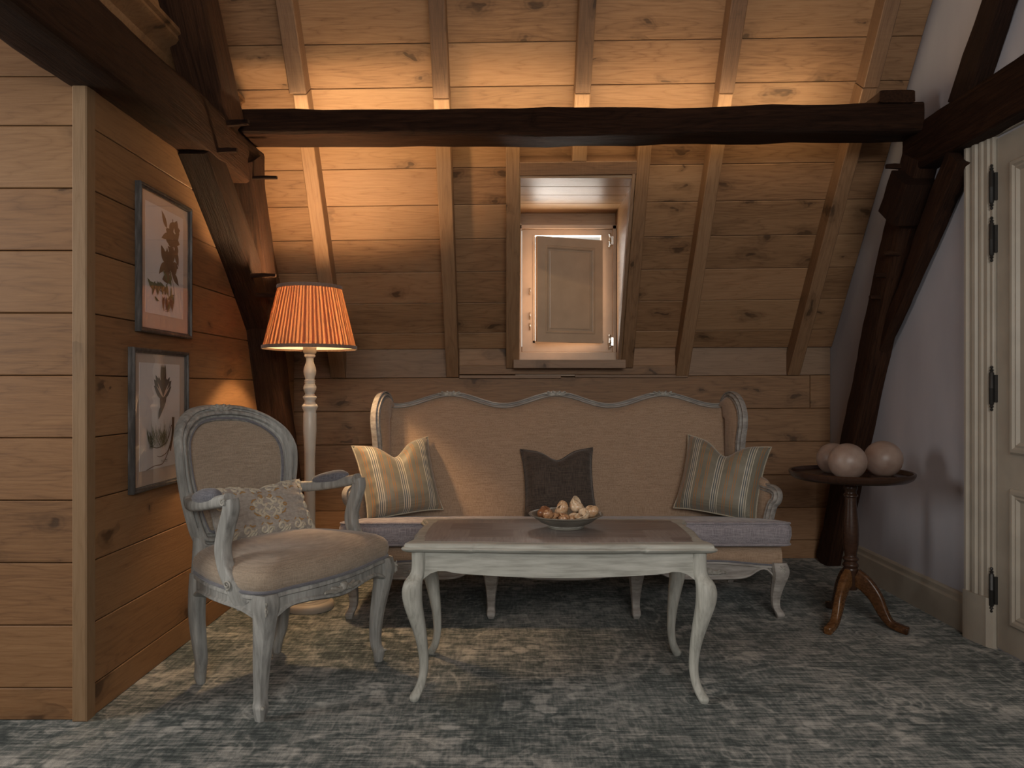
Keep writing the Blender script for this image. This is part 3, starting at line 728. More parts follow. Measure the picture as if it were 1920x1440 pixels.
def carving(c, ux, uy, nrm, w, parent, mat, name='carving', k=1.0, xs=1.0):
    """acanthus spray: leaves and rosettes fanned out from a centre"""
    ux, uy, nrm = V(ux).normalized(), V(uy).normalized(), V(nrm).normalized(); c = V(c); mb = MB()
    for sgn in (-1, 1):
        for j, (l, a) in enumerate(((.5, 8), (.42, 32), (.30, 62), (.34, -18))):
            a = math.radians(a); d = ux*math.cos(a)*sgn*xs+uy*math.sin(a)*k
            e = c+d*w*l; s_ = d.cross(nrm)
            path = [c+d*w*.04, c+d*w*l*.5+nrm*w*.02+s_*w*.03*sgn, e-nrm*w*.02, e+s_*w*.05*sgn-nrm*w*.03]
            mb.sweep(spline(path, 3), circ(w*.034, 6), sc=[.6, .9, 1, 1.1, 1.2, 1.1, 1, .9, .7, .4], N=nrm)
    for dx_, dy_, r in ((0, 0, .10), (-.10, .07*k, .06), (.10, .07*k, .06), (0, .14*k, .055), (-.2, .02, .05), (.2, .02, .05)):
        p = c+ux*w*dx_*xs+uy*w*dy_-nrm*w*.01
        rings = []
        for i in range(5):
            b = PI/2*i/4
            rings.append([p+(ux*math.cos(2*PI*j/8)+uy*math.sin(2*PI*j/8))*w*r*math.cos(b)*(1+.18*(j % 2))+nrm*w*r*.8*math.sin(b) for j in range(8)])
        mb.ring_loft(rings)
    return mb.build(name, mat, parent)
def pillow_surface(w, h, t, chop=0., ear=.05, side=1, sag=0.):
    def f(u, v):                                   # u, v in -1..1
        pin = 1-ear*(1-abs(u)**3)*(1 if abs(v) > .5 else abs(v)*2)*abs(v)**2
        pin2 = 1-ear*(1-abs(v)**3)*abs(u)**2
        x = u*w/2*pin2; y = v*h/2*pin
        g = math.exp(-(u/.36)**2); y -= chop*h*g*((v+1)/2)**2.2
        x *= 1+.05*chop*4*max(0, v)
        th = t/2*max(0, (1-u**4)*(1-v**4))**.55
        th *= 1-.45*(1 if chop else 0)*math.exp(-(u/.16)**2)*max(0, v)**1.5
        wr = .005*t/.1*math.sin(9*u+5*v)*math.sin(4*u-7*v)*(1-u*u)*(1-v*v)
        rp = .004*math.sin(22*v+3*u)*abs(u)**5*(1-v**4)*max(0, 1-u*u)*6
        return V((x, side*(th+wr*(1 if side > 0 else .3)+rp), y+h/2))
    return f
def pillow(name, w, h, t, mat, chop=0., ear=.06, n=26, pipe=None, pr=.0042):
    """stands in local xz, thickness along y, face toward -y"""
    fa, fb = pillow_surface(w, h, t, chop, ear, -1), pillow_surface(w, h, t, chop, ear, 1)
    mb = MB(); uv = []
    for f in (fa, fb):
        b = len(mb.v)
        for i in range(n+1):
            for j in range(n+1):
                u, v = -1+2*j/n, -1+2*i/n; mb.v.append(f(u, v)); uv.append(((u+1)/2, (v+1)/2))
        for i in range(n):
            for j in range(n):
                q = b+i*(n+1)+j; mb.f.append((q, q+1, q+n+2, q+n+1))
    root = empty(name)
    mb.build('cover', mat, root, uv=uv, ang=80)
    if pipe:
        path = [fa(-1+2*j/30, -1) for j in range(30)]+[fa(1, -1+2*j/30) for j in range(30)]+[fa(1-2*j/30, 1) for j in range(30)]+[fa(-1, 1-2*j/30) for j in range(30)]
        MB().sweep(path, circ(pr, 6), N=V((0, -1, 0)), closed=True).build('piping', pipe, root)
    return root, fa

# ================================================================ COFFEE TABLE
ct = tag(empty('coffee_table', (.160, 2.755, 0), math.radians(-1)), 'whitewashed coffee table with cabriole legs and parquetry top', 'table')
half = [(0, -.268), (.10, -.266), (.20, -.262), (.265, -.256), (.282, -.253), (.290, -.258), (.300, -.2595), (.36, -.257), (.44, -.252), (.50, -.254), (.520, -.25), (.524, -.236),
    (.512, -.20), (.500, -.165), (.497, -.150), (.503, -.143), (.500, -.12), (.506, -.06), (.510, 0)]
o_r = half[:-1]+[(.510, 0)]+[(x, -y) for x, y in reversed(half[:-1])]
o_l = [(-x, y) for x, y in reversed(o_r)][1:-1]
tout = o_r+o_l
def top_ring(d, z): return [V((x*(1+d/.52), y*(1+d/.262), z)) for x, y in tout]
TZ = .530
def scl(k_, z): return [V((x*k_, y*k_, z)) for x, y in tout]
MB().ring_loft([top_ring(-.03, TZ-.030), top_ring(-.012, TZ-.030), top_ring(-.002, TZ-.024), top_ring(.002, TZ-.018), top_ring(-.002, TZ-.0135), top_ring(-.006, TZ-.0125), top_ring(-.007, TZ-.008),
    top_ring(-.010, TZ-.003), top_ring(-.016, TZ-.0005), top_ring(-.022, TZ), scl(.8, TZ), scl(.4, TZ), scl(.02, TZ)]).build('tabletop', M['wash_table'], ct, ang=50)
pin = [(.29, -.212), (.40, -.206), (.452, -.205), (.456, -.15), (.462, -.14), (.466, 0)]
pin = [(0, -.226), (.15, -.222), (.27, -.208)]+pin; pin = pin+[(x, -y) for x, y in reversed(pin[:-1])]; pin += [(-x, y) for x, y in reversed(pin)][1:-1]
MB().ring_loft([[V((x*k_, y*k_, z)) for x, y in pin] for k_, z in ((1, TZ-.004), (1, TZ+.0006), (.994, TZ+.001), (.6, TZ+.001), (.02, TZ+.001))]).build('parquetry_field', M['parquet'], ct, ang=50)
for sx in (-1, 1):
    for sy in (-1, 1):
        S = [(.502, .470, .024), (.455, .470, .024), (.425, .474, .0245), (.398, .486, .031), (.365, .490, .0335), (.32, .486, .031), (.25, .472, .0245), (.18, .460, .0185), (.11, .455, .0155), (.065, .460, .015), (.035, .470, .017), (.014, .481, .019), (.0, .483, .013)]
        secs = [(z, sx*x, sy*(x-.470+.212)*1.0, r, r) for z, x, r in S]
        leg_loft(secs, p=2.6).build('leg', M['wash_table_leg'], ct)
def apron(p0, p1, nrm, dip, name='apron'):
    p0, p1, nrm = V(p0), V(p1), V(nrm); rings = []; n = 36
    for i in range(n+1):
        t = i/n; p = p0.lerp(p1, t); e = min(t, 1-t)*(p1-p0).length
        zb = .432-dip*math.sin(PI*t)**1.2-.022*max(0, 1-e/.05)**2*1.2+.006*math.exp(-((e-.07)/.03)**2)
        bow = nrm*.010*math.sin(PI*t)
        rings.append([V((p.x, p.y, .501))+bow, V((p.x, p.y, zb))+bow, V((p.x, p.y, zb))+bow-nrm*.018, V((p.x, p.y, .501))-nrm*.018+bow])
    MB().ring_loft(rings).build(name, M['wash_table'], ct)
apron((-.455, -.222, 0), (.455, -.222, 0), (0, -1, 0), .018); apron((-.455, .222, 0), (.455, .222, 0), (0, 1, 0), .018)
apron((-.480, -.20, 0), (-.480, .20, 0), (-1, 0, 0), .008); apron((.480, -.20, 0), (.480, .20, 0), (1, 0, 0), .008)

# bowl of shells on the table
BX, BY, BZ = .199, 2.80, TZ+.0022
bw = tag(empty('bowl', (BX, BY, BZ)), 'wide shallow grey pewter bowl on the coffee table', 'bowl')
MB().lathe([(0, 0), (.066, 0), (.068, .003), (.064, .007), (.066, .010), (.095, .022), (.120, .040), (.127, .046), (.137, .0485), (.138, .051), (.134, .0525), (.125, .050), (.116, .043), (.09, .026), (.06, .015), (0, .012)], 56).build('body', M['pewter'], bw, ang=50)
MB().lathe([(.0655, .0075), (.0685, .0085), (.069, .0105), (.066, .012)], 56).build('foot_ring', M['wash_carve'], bw)
def shell_obj(loc, r, rot, label):
    n, m_ = 90, 16; mb = MB(); uv = []; turns = 3.4; rings = []
    for i in range(n+1):
        th = 2*PI*turns*(i/n-1); k = math.exp(.125*th); ring = []
        for j in range(m_):
            a = 2*PI*j/m_; R_ = k*(.26+.74*math.cos(a)); zz = k*(.72*math.sin(a))-k*.80
            ring.append(V((R_*math.cos(th), R_*math.sin(th), zz))); uv.append((i/n*4, j/m_))
        rings.append(ring)
    mb.ring_loft(rings, cap0=True, cap1=False)
    lo_ = V([min(v[q] for v in mb.v) for q in range(3)]); hi_ = V([max(v[q] for v in mb.v) for q in range(3)]); c = (lo_+hi_)/2
    mx = max(hi_-lo_)/2; mb.v = [(v-c)/mx*r*1.05 for v in mb.v]
    o = mb.build('shell', M['shell'], uv=uv, ang=80); o.location = loc; o.rotation_euler = rot
    sol = o.modifiers.new('lip', 'SOLIDIFY'); sol.thickness = .0015
    return tag(o, label, 'shell', 'shells in the pewter bowl')
SHL = [((.1228, 2.8001, .5851), .030, (2.4, .4, .3), 'large round shell at the bowl end facing the lamp'), ((.1817, 2.8076, .5994), .028, (1.2, .8, 2.0), 'brown mottled shell near the top of the heap'),
    ((.2376, 2.8181, .6154), .031, (2.7, -.3, 1.1), 'big tawny striped shell at the very top of the heap'), ((.1311, 2.7257, .5920), .0225, (1.5, 0, .4), 'small shell with an eye-like spiral at the bowl rim'),
    ((.1845, 2.7253, .5797), .025, (2.2, .2, 1.2), 'amber shell lying low at the bowl rim'), ((.2527, 2.7345, .5870), .027, (1.3, .3, 3.0), 'brown and cream shell at the rim beside the amber one'),
    ((.2918, 2.7901, .5920), .0265, (2.5, .9, 2.2), 'pale banded shell at the bowl end facing the side table'), ((.2215, 2.7711, .5701), .024, (2.0, -.6, .2), 'cream shell wedged low in the middle of the heap'),
    ((.1596, 2.7652, .5698), .023, (1.8, .6, 4.0), 'cream shell half hidden between the large round one and the amber one'),
    ((.1891, 2.8522, .5719), .025, (2.6, .1, 5.0), 'shell under the mottled one on the sofa side of the bowl'), ((.2531, 2.8603, .5822), .025, (1.0, .5, 1.5), 'shell under the striped top one on the sofa side of the bowl')]
for p, r, rot, lab in SHL: shell_obj(p, r, rot, lab)

# ================================================================ ROUND SIDE TABLE WITH GLASS GLOBES
st = tag(empty('side_table', (1.51, 3.377, 0)), 'dark mahogany tripod side table with round dished top', 'table')
MB().lathe([(0, .640), (.10, .640), (.20, .636), (.235, .640), (.252, .650), (.260, .664), (.261, .673), (.257, .677), (.250, .675), (.243, .663), (.232, .658), (0, .658)], 64).build('tabletop', M['mahogany'], st, ang=40)
MB().lathe([(0, .625), (.035, .625), (.05, .628), (.085, .634), (.12, .639), (0, .639)], 32).build('top_block', M['mahogany'], st)
MB().lathe([(0, .150), (.026, .150), (.030, .158), (.030, .225), (.031, .232), (.033, .240), (.029, .247), (.034, .256), (.034, .262), (.029, .268), (.026, .275), (.034, .284), (.034, .289), (.026, .296), (.0245, .30),
    (.027, .315), (.033, .35), (.0345, .39), (.0335, .43), (.028, .49), (.0245, .545), (.024, .560), (.031, .565), (.031, .570), (.025, .576), (.0235, .585), (.029, .597), (.0295, .605), (.026, .612), (.031, .620), (.032, .628), (0, .628)], 32).build('column', M['mahogany'], st, ang=50)
for a in (-137, -43, 90):
    a = math.radians(a); d = V((math.cos(a), math.sin(a), 0)); s_ = V((-d.y, d.x, 0))
    path = spline([d*.022+V((0, 0, .205)), d*.06+V((0, 0, .185)), d*.105+V((0, 0, .135)), d*.135+V((0, 0, .075)), d*.165+V((0, 0, .034)), d*.205+V((0, 0, .020)), d*.238+V((0, 0, .013))], 5)
    nn = len(path); sc = [(1, 1.55-.95*min(1, i/(nn*.62))+.0*i) for i in range(nn)]
    sc[-1] = (.7, .5); sc[-2] = (.95, .62)
    MB().sweep(path, rrect(.034, .056, .3, 3), N=s_.cross(d) if False else None, sc=sc).build('leg', M['mahogany_leg'], st)
def globe(px, py, Y, r, label):
    p = at(px, py, Y); mb = MB(); zt = .6575
    prof = []; cz = zt+r*.90
    a0 = -math.asin(.90)
    prof = [(0, zt-cz)]+[(r*math.cos(a0+(PI/2-a0)*i/20), r*math.sin(a0+(PI/2-a0)*i/20)) for i in range(21)]
    prof[-1] = (.0005, r)
    o = mb.lathe(prof, 40).build('glass_globe', M['frosted'], ang=50); o.location = (p.x, p.y, cz)
    return tag(o, label, 'glass globe', 'frosted globes on the side table')
globe(1589, 868, 3.27, .079, 'pinkish frosted glass globe at the front of the round table')
globe(1656, 866, 3.37, .081, 'greyish frosted glass globe nearest the plaster wall')
globe(1562, 862, 3.47, .072, 'frosted glass globe half hidden behind the pinkish one')

# ================================================================ FLOOR LAMP
LX, LY = -.961, 3.60
lp = tag(empty('floor_lamp', (LX, LY, 0)), 'cream turned-wood floor lamp with lit pleated shade', 'lamp')
MB().lathe([(0, 0), (.108, 0), (.112, .008), (.112, .026), (.106, .034), (.092, .038), (.088, .044), (.060, .056), (.045, .070), (.036, .085), (0, .085)], 48).build('base', M['lamp_base'], lp, ang=40)
k = .00074
prof = [(0, .082), (.030, .082), (.034, .095), (.026, .115), (.024, .14), (.0255, .30), (.026, .52), (.0245, .64), (.025, .72), (.0285, .80), (.0315, .846)]
def lz(cy): return H+(HY-(480+cy/3.4286))*LY/F
for cy, hw in ((1012, 42), (1004, 38), (990, 42), (975, 49), (968, 51), (958, 48), (945, 36), (932, 32), (920, 38), (910, 44), (903, 43), (895, 32), (885, 28), (872, 34), (855, 41), (840, 41), (828, 34), (820, 31), (816, 34), (810, 34), (807, 31), (803, 34), (798, 34), (793, 29), (780, 31), (760, 38), (740, 40), (720, 37), (700, 30), (680, 24), (660, 23), (652, 28), (648, 34), (638, 35), (632, 31), (627, 36), (620, 41), (590, 42), (575, 40), (560, 30)):
    prof.append((hw*k, lz(cy)))
prof.append((.012, lz(545))); prof.append((0, lz(545)))
MB().lathe(prof, 28).build('pole', M['lamp_paint'], lp, ang=50)
zb, zt = 1.238, 1.522; rb, rt = .2155, .147; NP = 62; rp_ = random.Random(5)
wd = [rp_.uniform(.75, 1.25) for _ in range(NP)]; tw = sum(wd); ang_ = []; a_ = 0.0
for w_ in wd:
    q = 2*PI*w_/tw; f_ = rp_.uniform(.38, .62)             # how far each pleat is folded back under itself
    ang_ += [(a_, 0), (a_+q*.5, .0006), (a_+q, 0), (a_+q*(1-f_), -.0010), (a_+q*.995, -.0020)]; a_ += q
rings = []
for i in range(7):
    t = i/6; rings.append([V(((rb+(rt-rb)*t+dr)*math.cos(a), (rb+(rt-rb)*t+dr)*math.sin(a), zb+(zt-zb)*t)) for a, dr in ang_])
shd = MB().ring_loft(rings, cap0=False, cap1=False).build('lamp_shade', M['shade'], lp, ang=20)
MB().ring_loft([[V(((rb+(rt-rb)*t-.006)*math.cos(2*PI*j/64), (rb+(rt-rb)*t-.006)*math.sin(2*PI*j/64), zb+(zt-zb)*t)) for j in range(64)] for t in (0, .5, 1)], cap0=False, cap1=False).build('lining', M['lining'], shd)
for r, z, h in ((rb+.003, zb, .008), (rt+.003, zt, .008)):
    MB().sweep([(r*math.cos(2*PI*j/64), r*math.sin(2*PI*j/64), z) for j in range(64)], rrect(.004, 2*h, .2, 2), N=V((0, 0, 1)), closed=True).build('trim_band', M['shade_trim'], shd)
MB().lathe([(0, 1.30), (.012, 1.30), (.014, 1.395), (.018, 1.41), (.029, 1.43), (.032, 1.448), (.027, 1.470), (.012, 1.484), (0, 1.487)], 20).build('bulb', M['bulb'], lp)
g = MB()
for a in (0, 120, 240):
    a = math.radians(a); g.sweep([(0, 0, 1.508), (rt*math.cos(a), rt*math.sin(a), zt-.004)], circ(.0016, 6))
g.sweep([(0, 0, 1.29), (.036, 0, 1.33), (.042, 0, 1.44), (.0, 0, 1.508)], circ(.0015, 6))
g.build('shade_carrier', M['steel'], lp)
bl = bpy.data.lights.new('lamp_bulb_light', 'POINT'); bl.energy = 240; bl.color = (1, .63, .32); bl.shadow_soft_size = .036
blo = bpy.data.objects.new('lamp_bulb_light', bl); COL.objects.link(blo); blo.location = (LX, LY, 1.448)
cab = spline([(LX+.06, LY-.035, .07), (LX+.03, LY-.075, .12), (LX-.03, LY-.075, .10), (LX-.08, LY-.06, .055), (LX-.13, LY-.05, .03), (LX-.2, LY+.1, .006), (LX-.25, LY+.4, .006)], 8)
tag(MB().sweep(cab, circ(.0032, 7)).build('lamp_cord', M['cable']), 'pale twisted lamp cord looped over the lamp base', 'cord')

# ================================================================ PICTURES
def picture(px0, px1, ptop, pbot, label):
    X = XL+.022
    Y0 = -X*F/(960-px0); Y1 = -X*F/(960-px1)
    zt_ = H+(HY-ptop)*Y0/F; zb_ = H+(HY-pbot)*Y0/F
    root = tag(empty('framed_print', (XL+.001, (Y0+Y1)/2, (zt_+zb_)/2), 0), label, 'picture', 'framed prints on the closet side')
    w, h = (Y1-Y0), zt_-zb_
    # local: y along the wall, z up, x into the room
    prof = [(0, 0), (0, .020), (-.004, .023), (-.010, .022), (-.013, .017), (-.018, .015), (-.018, 0)]
    rings = []
    for y, z in ((-w/2, -h/2), (w/2, -h/2), (w/2, h/2), (-w/2, h/2)):
        rings.append([V((q[1], y+math.copysign(1, y)*q[0], z+math.copysign(1, z)*q[0])) for q in prof])
    MB().ring_loft(rings, wrap=True).build('frame', M['pic_frame'], root, smooth=False)
    MB().box((.006, 0, 0), (.004, w-.03, h-.03)).build('mat_board', M['mat_board'], root, smooth=False)
    MB().box((.0086, .0, .01), (.0012, w*.72, h*.76)).build('paper', M['paper'], root, smooth=False)
    MB().poly([(.0147, -w/2+.016, -h/2+.016), (.0147, w/2-.016, -h/2+.016), (.0147, w/2-.016, h/2-.016), (.0147, -w/2+.016, h/2-.016)]).build('glass', M['glass'], root, smooth=False)
    return root, w, h
def leaf(mb, y, z, a, l, wd, x=.0098, bend=0):
    pts = []; n = 9
    for s_ in (1, -1):
        for i in range(n+1):
            t = i/n if s_ > 0 else 1-i/n
            ww = wd*math.sin(PI*min(1, t**.8))*s_*.5
            aa = a+bend*t
            pts.append(V((x, y+math.cos(aa)*l*t-math.sin(aa)*ww, z+math.sin(aa)*l*t+math.cos(aa)*ww)))
    pts2 = [p for i, p in enumerate(pts) if i not in (n+1, 2*n+1)]
    b = len(mb.v); mb.v.extend(pts2); mb.f.append(tuple(range(b, b+len(pts2))))
def stroke(mb, pts, wd, x=.0097):
    p = spline([V((x, y, z)) for y, z in pts], 6); n = len(p); b = len(mb.v)
    for i, q in enumerate(p):
        a = p[max(0, i-1)]; c = p[min(n-1, i+1)]; t = (c-a).normalized(); s_ = V((0, -t.z, t.y)); k_ = wd*(1-.6*i/n)/2
        mb.v += [q+s_*k_, q-s_*k_]
    for i in range(n-1): mb.f.append((b+2*i, b+2*i+1, b+2*i+3, b+2*i+2))
p1, w, h = picture(264, 361, 338, 621, 'framed botanical print of brown leaves hung above the other print')
rb_ = random.Random(3)
m1, m2, m3 = MB(), MB(), MB()
stroke(m1, [(.06, .19), (.065, .06), (.04, -.03), (-.02, -.10), (-.08, -.09)], .007); stroke(m1, [(.04, -.02), (.075, -.09), (.07, -.15)], .004)
for i in range(46):
    t = rb_.random(); y = .05+.03*math.sin(6*t)+rb_.uniform(-.05, .045)*(1-.3*t); z = .15-.21*t
    leaf(m1, y, z, rb_.uniform(-.5, 3.6) if i > 10 else rb_.uniform(.9, 2.2), rb_.uniform(.04, .075), rb_.uniform(.022, .042), .0096+.00004*i, rb_.uniform(-.6, .6))
for i in range(24):
    y = -.05+rb_.uniform(-.06, .11); z = -.10+rb_.uniform(-.035, .04)
    leaf(m2, y, z, rb_.uniform(0, 6.28), rb_.uniform(.035, .065), rb_.uniform(.011, .02), .0115+.00004*i, rb_.uniform(-.6, .6))
for i in range(7): leaf(m1, .0+.014*i-.03, -.12, -1.5+rb_.uniform(-.4, .4), rb_.uniform(.04, .065), .015, .0126+.00004*i)
m1.build('leaf_drawing', M['ink_brown'], p1, smooth=False); m2.build('sprig_drawing', M['ink_green'], p1, smooth=False)
for dz_ in (0, -.006): m3.box((.0097, .01, -.168+dz_), (.0004, .055, .0016))
m3.build('caption', M['ink_line'], p1, smooth=False)
p2, w, h = picture(251, 355, 650, 928, 'framed bird and pine twig print hung below the other print')
m1, m2, m3, m4 = MB(), MB(), MB(), MB()
# the bird from above: spread wings, head up, forked tail, over a pine twig
for i, (a, l, wd) in enumerate(((2.55, .085, .03), (2.35, .10, .042), (2.15, .105, .042), (1.95, .09, .03), (.55, .085, .03), (.75, .10, .042), (.95, .10, .042), (1.15, .085, .03))): leaf(m1, .015, .075, a, l, wd, .0098+.0001*i)
for i, a in enumerate((1.38, 1.5, 1.62, 1.74)): leaf(m1, .018, .10, a, .105, .03, .0107+.0001*i)
leaf(m1, .03, .125, -1.85, .115, .052, .0113); leaf(m1, .0, .045, -2.0, .055, .022, .0115)
for i, (a, l) in enumerate(((2.45, .07), (2.25, .075), (.65, .07), (.85, .075))): leaf(m4, .015, .078, a, l, .008, .0118+.00005*i)
stroke(m2, [(.105, .0), (.10, -.06), (.085, -.11), (.08, -.13)], .022); stroke(m2, [(.09, -.03), (.05, -.09), (-.02, -.11), (-.08, -.10)], .006); stroke(m2, [(.085, -.09), (.055, -.13), (.0, -.145), (-.03, -.14)], .005); stroke(m2, [(.08, -.11), (.02, -.17), (-.05, -.175), (-.11, -.185)], .005)
for i in range(90):
    y = rb_.uniform(-.10, .05); z = -.095+rb_.uniform(-.02, .02); a = rb_.uniform(.7, 2.4)
    leaf(m3, y, z, a, rb_.uniform(.04, .08), .0028, .0106+.00002*i)
m1.build('bird_drawing', M['ink_grey'], p2, smooth=False); m2.build('twig_drawing', M['ink_brown'], p2, smooth=False); m3.build('needle_drawing', M['ink_green'], p2, smooth=False)
m4.build('feather_marks', M['mat_board'], p2, smooth=False, kind='stuff'); m4 = MB()
for dz_ in (0, -.006): m4.box((.0097, .03, -.160+dz_), (.0004, .05, .0016))
m4.build('caption', M['ink_line'], p2, smooth=False)

# ================================================================ ARMCHAIR
AC = tag(empty('armchair', (-.8315, 2.743, 0), math.radians(61.5)), 'grey-painted carved open armchair with beige linen seat beside the closet', 'chair')
CW = M['wash_chair']
ctl = [(0, -.282), (.12, -.272), (.22, -.252), (.285, -.243), (.318, -.205), (.322, -.12), (.292, .02), (.245, .14), (.21, .195), (.12, .222), (0, .228)]
cout = spline([V((x, y, 0)) for x, y in ctl]+[V((-x, y, 0)) for x, y in reversed(ctl[1:-1])], 8, closed=True)
cout = [(p.x, p.y) for p in cout]
def railz(x, y):                                   # lower edge of the seat rail
    d = min(math.hypot(abs(x)-.292, y+.225), math.hypot(abs(x)-.205, y-.195))
    zz = .348-.035*math.exp(-(d/.055)**2)
    if y < -.2: zz -= .016*math.exp(-(x/.10)**2)
    return zz
o0, o1, o2, oi = offs(cout, .0), offs(cout, .008), offs(cout, .003), offs(cout, -.03)
rings = []
for i, (x, y) in enumerate(cout):
    zb_ = railz(x, y)
    q = lambda o, z: V((o[i][0], o[i][1], z))
    rings.append([q(oi, .405), q(oi, zb_), q(o0, zb_), q(o1, zb_+.006), q(o1, zb_+.013), q(o0, zb_+.018), q(o0, .384), q(o1, .389), q(o1, .397), q(o2, .402), q(offs(cout, -.004) if False else o0, .406)])
MB().ring_loft(rings, wrap=True).build('seat_rail', CW, AC, ang=45)
MB().ring_loft([[V((x*k_, (y+.027)*k_-.027, .407+z)) for x, y in cout] for k_, z in ((.97, -.012), (1.0, 0), (1.028, .016), (1.036, .034), (1.022, .052), (.98, .068), (.91, .080), (.76, .094), (.5, .104), (.25, .108), (.02, .109))]).build('seat', M['linen_chair'], AC, ang=80)
gp = [V((x, y, .408)) for x, y in offs(cout, .006)]
MB().sweep(gp, circ(.0055, 6), N=V((0, 0, 1)), closed=True).build('gimp', M['gimp'], AC)
for sx in (-1, 1):
    secs = [(.402, .292, -.222, .036), (.365, .296, -.228, .0375), (.325, .296, -.226, .033), (.26, .292, -.215, .0285), (.18, .287, -.202, .024), (.10, .285, -.196, .0205), (.062, .288, -.198, .0195), (.044, .294, -.204, .0215), (.03, .295, -.205, .0195), (.0, .295, -.204, .0145)]
    l = leg_loft([(z, sx*x, y, r, r) for z, x, y, r in secs], n=32, p=3.2, flute=.07).build('leg', CW, AC)
    carving((sx*.322, -.259, .372), (sx*.75, -.66, 0), (0, 0, -1), (sx*.66, -.75, 0), .08, l, M['wash_carve'], 'knee_carving', 1.4, .35)
    MB().lathe([(0, -.004), (.006, -.003), (.006, .003), (0, .006)], 10, (sx*.306, -.226, .045)).build('toe_bead', M['wash_carve'], l)
    secs = [(.40, .205, .192, .027), (.33, .207, .196, .027), (.25, .206, .200, .0255), (.16, .199, .198, .023), (.09, .190, .198, .020), (.05, .184, .208, .0185), (.03, .182, .214, .019), (0, .180, .212, .014)]
    leg_loft([(z, sx*x, y, r, r) for z, x, y, r in secs], n=24, p=3, flute=.05).build('leg', CW, AC)
carving((0, -.287, .366), (1, 0, 0), (0, 0, -1), (0, -1, 0), .17, AC, M['wash_carve'], 'rail_carving', .28)
# back: frame outline in (u, w), bent backwards
def cb(u, w, d=0.0):                               # d: toward the sitter
    t = (w-.42)/.55
    y = .185+.125*t+.03*t*t-.065*(u/.25)**2*min(1, max(0, t*1.4))
    return V((u, y-d, w))
bo = [(0, .957), (.06, .955), (.13, .942), (.19, .912), (.232, .868), (.248, .81), (.246, .74), (.232, .66), (.213, .585), (.197, .535), (.175, .508), (.10, .500), (0, .498)]
bpts = spline([V((u, w, 0)) for u, w in bo]+[V((-u, w, 0)) for u, w in reversed(bo[1:-1])], 7, closed=True)
m_ = len(bpts); rings = []
for i, p in enumerate(bpts):
    a, b = bpts[i-1], bpts[(i+1) % m_]; t = (b-a).normalized(); nn = V((t.y, -t.x, 0))
    if nn.dot(p-V((0, .74, 0))) < 0: nn = -nn
    rings.append([cb(p.x+nn.x*(q[0]*1.45-.006), p.y+nn.y*(q[0]*1.45-.006), q[1]*1.15) for q in MOULD])
MB().ring_loft(rings, wrap=True).build('back_frame', CW, AC, ang=40)
rings = []; c = V((0, .73, 0))
for i in range(9):
    t = i/8; k_ = 1-t*.97
    rings.append([cb(c.x+(p.x-c.x)*k_*.88, c.y+(p.y-c.y)*k_*.90, .006+.022*(1-(1-t)**2.5)) for p in bpts])
MB().ring_loft(rings, cap0=False).build('back_pad', M['linen_back'], AC, ang=80)
rings = []
for i in range(5):
    k_ = (1-i/4*.97)*.95; rings.append([cb(c.x+(p.x-c.x)*k_, c.y+(p.y-c.y)*k_, -.010-.006*i/4) for p in bpts])
MB().ring_loft(rings, cap0=False).build('outside_back', M['linen_back'], AC, ang=80)
gp = [cb(c.x+(p.x-c.x)*.865, c.y+(p.y-c.y)*.885, .015) for p in bpts]
MB().sweep(gp, circ(.005, 6), N=V((0, -1, 0)), closed=True).build('gimp', M['gimp'], AC)
carving(cb(0, .966, .018), (1, 0, 0), (0, 0, 1), (0, -1, .3), .12, AC, M['wash_carve'], 'crest_carving', .55)
for sx in (-1, 1):
    # uprights joining back frame and seat rail
    leg_loft([(.56, sx*.203, .198, .017, .016), (.50, sx*.203, .192, .020, .018), (.40, sx*.206, .190, .024, .022)], n=16).build('back_upright', CW, AC)
    pth = spline([V((sx*.236, .205, .672)), V((sx*.258, .165, .652)), V((sx*.288, .10, .655)), V((sx*.305, .02, .668)), V((sx*.312, -.05, .682)), V((sx*.314, -.088, .690))], 7)
    arm = MB().sweep(pth, rrect(.044, .040, .35, 3), sc=[.8+.2*min(1, i/8) for i in range(len(pth)-2)]+[1.1, 1.0]).build('arm', CW, AC, ang=50)
    # padded elbow rest
    pp = spline([V((sx*.281, .115, .675)), V((sx*.300, .055, .686)), V((sx*.309, .0, .695)), V((sx*.312, -.036, .696))], 5)
    n_ = len(pp); sc = [max(.12, math.sin(PI*(.04+.92*i/(n_-1)))**.45) for i in range(n_)]
    MB().sweep(pp, circ(.029, 14, .95, .95), sc=sc).build('arm_pad', M['arm_pad'], arm, ang=80)
    for s2 in (-1, 1):
        sp2 = scroll((sx*.314+s2*.0215, -.080, .682), .013, 1.4, PI*.2, 1, (0, -1, 0), (0, 0, 1))
        MB().sweep(sp2, circ(.003, 5)).build('scroll', M['wash_carve'], arm)
    pth = spline([V((sx*.313, -.088, .690)), V((sx*.312, -.092, .66)), V((sx*.311, -.068, .59)), V((sx*.312, -.055, .53)), V((sx*.316, -.075, .47)), V((sx*.320, -.112, .425)), V((sx*.314, -.140, .385)), V((sx*.306, -.155, .365))], 7)
    n_ = len(pth)
    MB().sweep(pth, [(x*1.0, y*(1-.10*(abs(x) < .012))) for x, y in rrect(.050, .044, .3, 4)], N=V((sx, 0, 0)), sc=[(.95+.6*max(0, (i/n_-.55)/.45)**1.4, 1) for i in range(n_)]).build('arm_post', CW, AC, ang=50)
    sp2 = scroll((sx*.343, -.108, .425), .016, 1.5, -PI*.5, 1, (0, -1, 0), (0, 0, 1))
    MB().sweep(sp2, circ(.0035, 5)).build('scroll', M['wash_carve'], AC)

